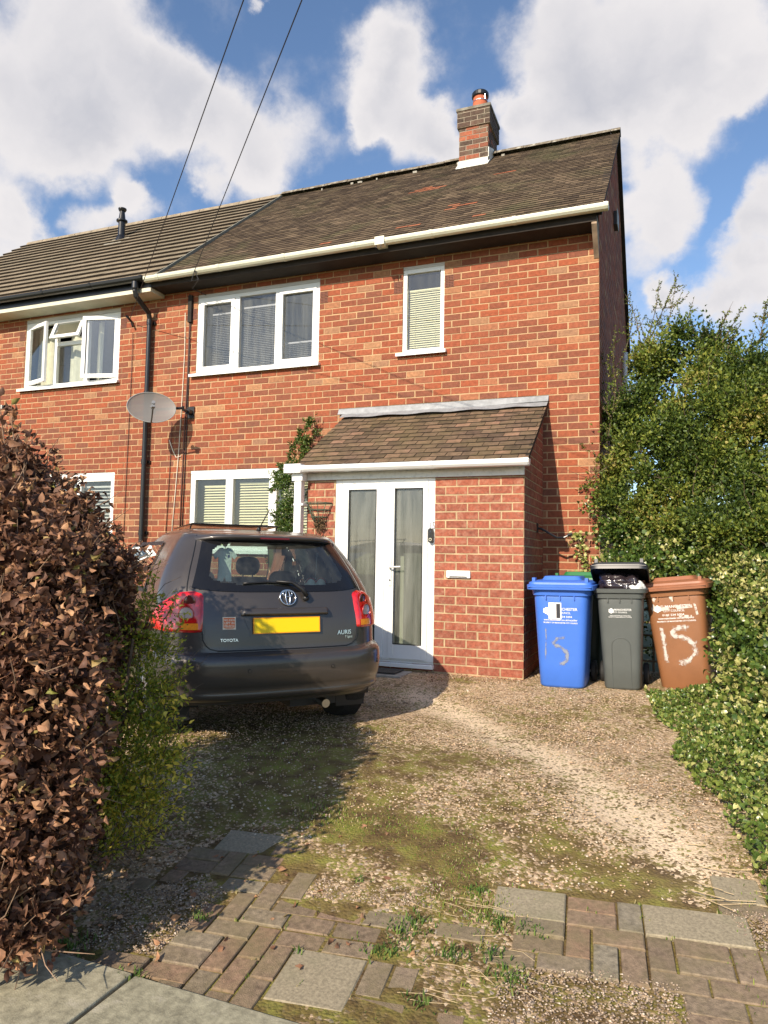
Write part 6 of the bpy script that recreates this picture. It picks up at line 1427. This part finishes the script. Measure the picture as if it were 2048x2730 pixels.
# hawthorn and ivy mass on the right
hw=thing('hawthorn_bush','tall green hawthorn bush with spiky top shoots beside the gable wall','bush',(1.6,.3,0))
def lumps(poly,n,yf,r0,r1,seed):
    rg=random.Random(seed);out=[];t=0
    xs_=[p[0] for p in poly];ys_=[p[1] for p in poly]
    while len(out)<n and t<9000:
        t+=1;x,y=rg.uniform(min(xs_),max(xs_)),rg.uniform(min(ys_),max(ys_))
        if not inpoly(x,y,poly):continue
        r=rg.uniform(r0,r1);Y=yf(x,y)+rg.uniform(-.22,.22)
        if any((x-a)**2+((y-b)*1.1)**2<(26+60*q)**2 for a,b,q in [(u[3],u[4],u[1]) for u in out]):continue
        out.append((onY(x,y,Y),r,None,x,y))
    return [(o[0],o[1]) for o in out]
HB=lumps([(1300,950),(1318,880),(1350,830),(1385,780),(1425,745),(1470,712),(1530,728),(1575,785),(1620,770),(1659,775),(1800,775),(1800,1190),(1320,1140),(1300,1060)],72,lambda x,y:.75-(y-750)*.0020-(x-1300)*.0016,.13,.27,4)
P,Dd,Sz=blob_leaves(HB,30000,(.020,.055),shell=.85,up=.45,noise=.50);V,Fc=leaf_mesh(P,Dd,Sz,.62,.22,.2)
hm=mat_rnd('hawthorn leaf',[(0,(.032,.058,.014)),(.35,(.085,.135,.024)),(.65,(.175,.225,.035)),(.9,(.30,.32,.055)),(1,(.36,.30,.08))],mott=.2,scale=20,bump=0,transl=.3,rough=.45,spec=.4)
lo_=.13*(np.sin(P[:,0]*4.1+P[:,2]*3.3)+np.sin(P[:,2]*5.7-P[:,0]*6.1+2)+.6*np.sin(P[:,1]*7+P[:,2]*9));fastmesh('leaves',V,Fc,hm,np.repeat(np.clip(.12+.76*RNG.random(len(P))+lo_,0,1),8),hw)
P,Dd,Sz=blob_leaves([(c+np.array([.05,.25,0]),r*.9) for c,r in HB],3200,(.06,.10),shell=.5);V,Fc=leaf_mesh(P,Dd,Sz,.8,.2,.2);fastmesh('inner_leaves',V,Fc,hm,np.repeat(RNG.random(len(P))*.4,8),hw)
twigs(HB,3,.004,.4,bark,hw)
acc=[];mb=MB()
for (x0,y0,x1,y1,Y,n) in ((1400,740,1465,590,.8,90),(1385,760,1424,607,.8,60),(1430,760,1462,600,.7,60),(1385,760,1345,625,.6,50),(1500,720,1490,680,.5,40),(1510,740,1535,690,.5,40),(1545,740,1578,665,.4,50),(1570,760,1600,700,.3,50),(1560,740,1610,660,.2,50),(1640,740,1662,640,.1,60),(1610,760,1670,700,.1,50),(1320,900,1250,830,.15,60),(1320,930,1240,870,.1,50),(1325,820,1290,760,.3,50),(1330,840,1330,700,.4,60),(1300,990,1255,960,.0,40),(1310,1010,1250,1060,-.05,30),(1350,760,1365,650,.7,60),(1345,1000,1330,860,.5,90),(1360,1000,1385,880,.6,80),(1320,1000,1300,900,.3,70),(1340,900,1362,760,.6,70),(1310,960,1330,820,.3,70),(1400,860,1385,760,.7,70),(1440,740,1410,660,.8,50),(1470,730,1500,640,.7,50),(1650,700,1655,650,.1,40),(1310,870,1275,790,.2,60),(1480,740,1440,690,.6,50)):
    sprig(mb,onY(x0,y0,Y),onY(x1,y1,Y),n,(.014,.030),acc,side=.34,nside=9,r=.006)
mb.build('shoots',bark,hw);finish(acc,'shoot_leaves',hm,hw,.6,.2,.15)
# ivy
iv=thing('ivy_hedge','bushy variegated ivy with cream edged leaves, right of and behind the brown bin','ivy',(1.5,-1.5,0))
IB=lumps([(1310,1130),(1500,1140),(1800,1150),(1830,1950),(1720,1890),(1640,1800),(1600,1700),(1575,1590),(1585,1480),(1570,1400),(1560,1270),(1400,1250),(1305,1230)],85,lambda x,y:.12-(y-1150)*.0050-max(0,x-1450)*.0022,.13,.25,8)
P,Dd,Sz=blob_leaves(IB,20000,(.024,.060),shell=.7,up=.1,noise=.34);V,Fc=leaf_mesh(P,Dd,Sz,.85,.12,.25)
zb=np.clip((P[:,2]-.0)/2.2,0,1);cn=np.sin(P[:,0]*5.3+P[:,2]*6.1+1)+np.sin(P[:,0]*9.7-P[:,2]*7.3+P[:,1]*4);low=RNG.random(len(P))<np.where(cn>.25,.62,.07)*np.where(P[:,2]<2.5,1,.25)
rn=np.where(low,.62+.38*RNG.random(len(P)),.6*RNG.random(len(P)))
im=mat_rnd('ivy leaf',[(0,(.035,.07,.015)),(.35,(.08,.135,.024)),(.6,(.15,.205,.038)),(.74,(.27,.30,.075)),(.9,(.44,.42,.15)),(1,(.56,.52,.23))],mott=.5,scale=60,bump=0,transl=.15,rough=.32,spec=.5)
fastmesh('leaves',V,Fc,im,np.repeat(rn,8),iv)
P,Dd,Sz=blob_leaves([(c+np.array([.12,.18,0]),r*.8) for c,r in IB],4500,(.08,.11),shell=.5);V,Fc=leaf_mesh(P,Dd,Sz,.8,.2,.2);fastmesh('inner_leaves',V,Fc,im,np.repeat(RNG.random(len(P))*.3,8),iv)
twigs(IB,1,.003,.3,bark,iv)
# ground ivy spilling over the gravel
GI=WP((1395,1495),(1440,1500),(1560,1490),(1659,1500),(1800,1560),(1900,2100),(1700,2000),(1655,1960),(1625,1880),(1580,1800),(1555,1740),(1500,1690),(1450,1640),(1470,1590),(1420,1560))
pts=[];x_=[p[0] for p in GI];y_=[p[1] for p in GI]
while len(pts)<15000:
    x,y=random.uniform(min(x_),min(max(x_),2.4)),random.uniform(min(y_),max(y_))
    if inpoly(x,y,GI):
        d=min(.14,.02+.25*max(0,x-.75));pts.append((x,y,gz(y)+random.random()**.7*(d+.02+.03*math.sin(x*9)*math.sin(y*7))))
P=np.array(pts);V,Fc=leaf_mesh(P,rdir(len(P))+np.array([0,-.3,.4]),RNG.uniform(.016,.042,len(P)),.8,.15,.2)
rn=np.where(RNG.random(len(P))<.25,.62+.38*RNG.random(len(P)),.2+.5*RNG.random(len(P)))
tag(fastmesh('ground_ivy',V,Fc,im,np.repeat(rn,8)),'low mat of ivy and weeds creeping over the gravel below the bins','ground cover',kind='stuff')
# ivy strand on the wall
ws_=thing('ivy_strand','thin variegated ivy strand climbing the brick corner above the blue and grey bins','ivy',(-.1,-.02,1))
acc=[];mb=MB();pl_=[onY(x,y,-.03) for x,y in ((1243,1150),(1250,1170),(1258,1195),(1266,1215),(1264,1245),(1275,1270),(1280,1330))]
mb.tube(pl_,.005,5);mb.build('stem',bark,ws_);q=np.array(pl_);n=200;T_=RNG.random(n)*(len(q)-1);i=T_.astype(int);f=(T_-i)[:,None];P=q[i]*(1-f)+q[i+1]*f+RNG.normal(size=(n,3))*[.04,.015,.02]+np.array([0,-.02,0])
finish([(P,rdir(n)*[1,.4,1],RNG.uniform(.03,.055,n))],'leaves',im,ws_,.85,.1,.2,rn=lambda n:.55+.45*RNG.random(n))
acc=[];q=np.array([onY(x,y,-.03) for x,y in ((1296,1110),(1285,1100),(1270,1090),(1300,1130),(1292,1150))]);n=60;T_=RNG.random(n)*(len(q)-1);i=T_.astype(int);f=(T_-i)[:,None];P=q[i]*(1-f)+q[i+1]*f+RNG.normal(size=(n,3))*[.04,.02,.04]
finish([(P,rdir(n),RNG.uniform(.03,.05,n))],'side_leaves',im,ws_,.85,.1,.2)
# trellis fence behind the bins
tf=thing('trellis_fence','weathered brown trellis fence behind the grey and brown bins, overgrown with ivy','fence',(.8,-.05,0))
mb=MB()
for k in range(13):mb.box(.05+k*.12,.075+k*.12,-.03,-.018,0,1.22)
mb.build('upright_lath',M['wood'],tf)
mb=MB()
for k in range(9):mb.box(.02,1.62,-.044,-.031,.10+k*.135,.122+k*.135)
mb.build('cross_lath',M['wood'],tf)
for x in (.03,1.62):
    mb=MB();mb.box(x-.035,x+.035,-.02,.05,-.05,1.26);mb.build('post',M['wood'],tf)
n=2600;P=np.stack([RNG.uniform(.0,1.6,n),RNG.uniform(-.12,.0,n),.1+1.45*RNG.random(n)**.7],1);iv2=[(P,rdir(n)+np.array([0,-.4,0]),RNG.uniform(.03,.05,n))];finish(iv2,'trellis_leaves',im,iv,.85,.12,.2)
# climber by the porch
cl_=thing('climbing_plant','green climbing shrub on the wall left of the porch, reaching over its roof edge','climber',(-3.5,-.3,0))
CB=PB([(618,1040,-.5,.13),(628,1090,-.55,.14),(612,1120,-.5,.14),(630,1150,-.55,.13),(600,1030,-.35,.07),(615,1190,-.5,.18),(640,1010,-.3,.09)])
P,Dd,Sz=blob_leaves(CB,42000,(.03,.06),shell=.7,up=.1,noise=.3);V,Fc=leaf_mesh(P,Dd,Sz,.32,.15,.3)
cm=mat_rnd('climber leaf',[(0,(.03,.07,.014)),(.5,(.075,.14,.025)),(.85,(.16,.21,.045)),(1,(.34,.20,.08))],mott=.2,bump=0,transl=.25,rough=.4)
fastmesh('leaves',V,Fc,cm,np.repeat(RNG.random(len(P))*.9,8),cl_)
acc=[];mb=MB()
for (x0,y0,x1,y1,Y) in ((620,1010,640,950,-.2),(640,955,683,893,-.15),(650,965,690,930,-.15),(640,1000,605,1005,-.3),(630,1000,660,940,-.2),(645,1000,665,965,-.25),(600,1040,583,1060,-.4),(625,1030,600,1000,-.35),(640,960,650,930,-.15),(660,935,672,900,-.15)):
    sprig(mb,onY(x0,y0,Y),onY(x1,y1,Y),60,(.03,.06),acc,side=.4,nside=6,r=.004)
mb.tube([(-3.5,-.3,gz(0)),(-3.52,-.35,1.0),(-3.5,-.35,1.8)],[.02,.016,.01],7)
mb.build('stems',bark,cl_);finish(acc,'sprig_leaves',cm,cl_,.32,.15,.3)
# weeds at the foot of the porch
wd_=mat_rnd('weed leaf',[(0,(.05,.10,.02)),(.6,(.12,.19,.04)),(1,(.26,.13,.07))],mott=.2,bump=0,transl=.25)
for k,(x,y,r,n,lab) in enumerate(((925,1442,.06,160,'low green weed at the foot of the white porch door frame'),(1000,1450,.045,120,'low green weed at the foot of the porch brickwork, right of the door'),(955,1450,.05,90,'reddish low weed between the door and the porch brickwork'))):
    c=onG(x,y);P=c+RNG.normal(size=(n,3))*[r,r*.5,.0]+np.array([0,-.02,0])+np.abs(RNG.normal(size=(n,1)))*np.array([0,0,.035]);V,Fc=leaf_mesh(P,rdir(n)+np.array([0,0,.5]),RNG.uniform(.015,.03,n),.6,.15,.2);tag(fastmesh('weed',V,Fc,wd_,np.repeat(RNG.random(n)*(.6 if k<2 else .4)+(.0 if k<2 else .6),8)),lab,'weed')
n=400;P=np.array([onG(random.uniform(905,1125),random.uniform(1440,1475)) for _ in range(n)])+np.array([0,-.03,.008]);V,Fc=leaf_mesh(P,rdir(n),RNG.uniform(.01,.022,n),.6,.15,.2);tag(fastmesh('leaf_litter',V,Fc,MATS['dead beech leaf'],np.repeat(RNG.random(n),8)),'scraps of dead leaf along the foot of the porch wall','leaf litter',kind='stuff')
# fallen beech leaves
mb=None;n=70;P=np.array([onG(random.uniform(150,900),random.uniform(1780,2100),.012) for _ in range(n)]);V,Fc=leaf_mesh(P,rdir(n)*[1,1,.2],RNG.uniform(.02,.04,n),.6,.2,.3);tag(fastmesh('fallen_leaves',V,Fc,lb_,np.repeat(.5+.5*RNG.random(n),8)),'few dead brown leaves fallen on the paving and gravel','leaf litter',kind='stuff')
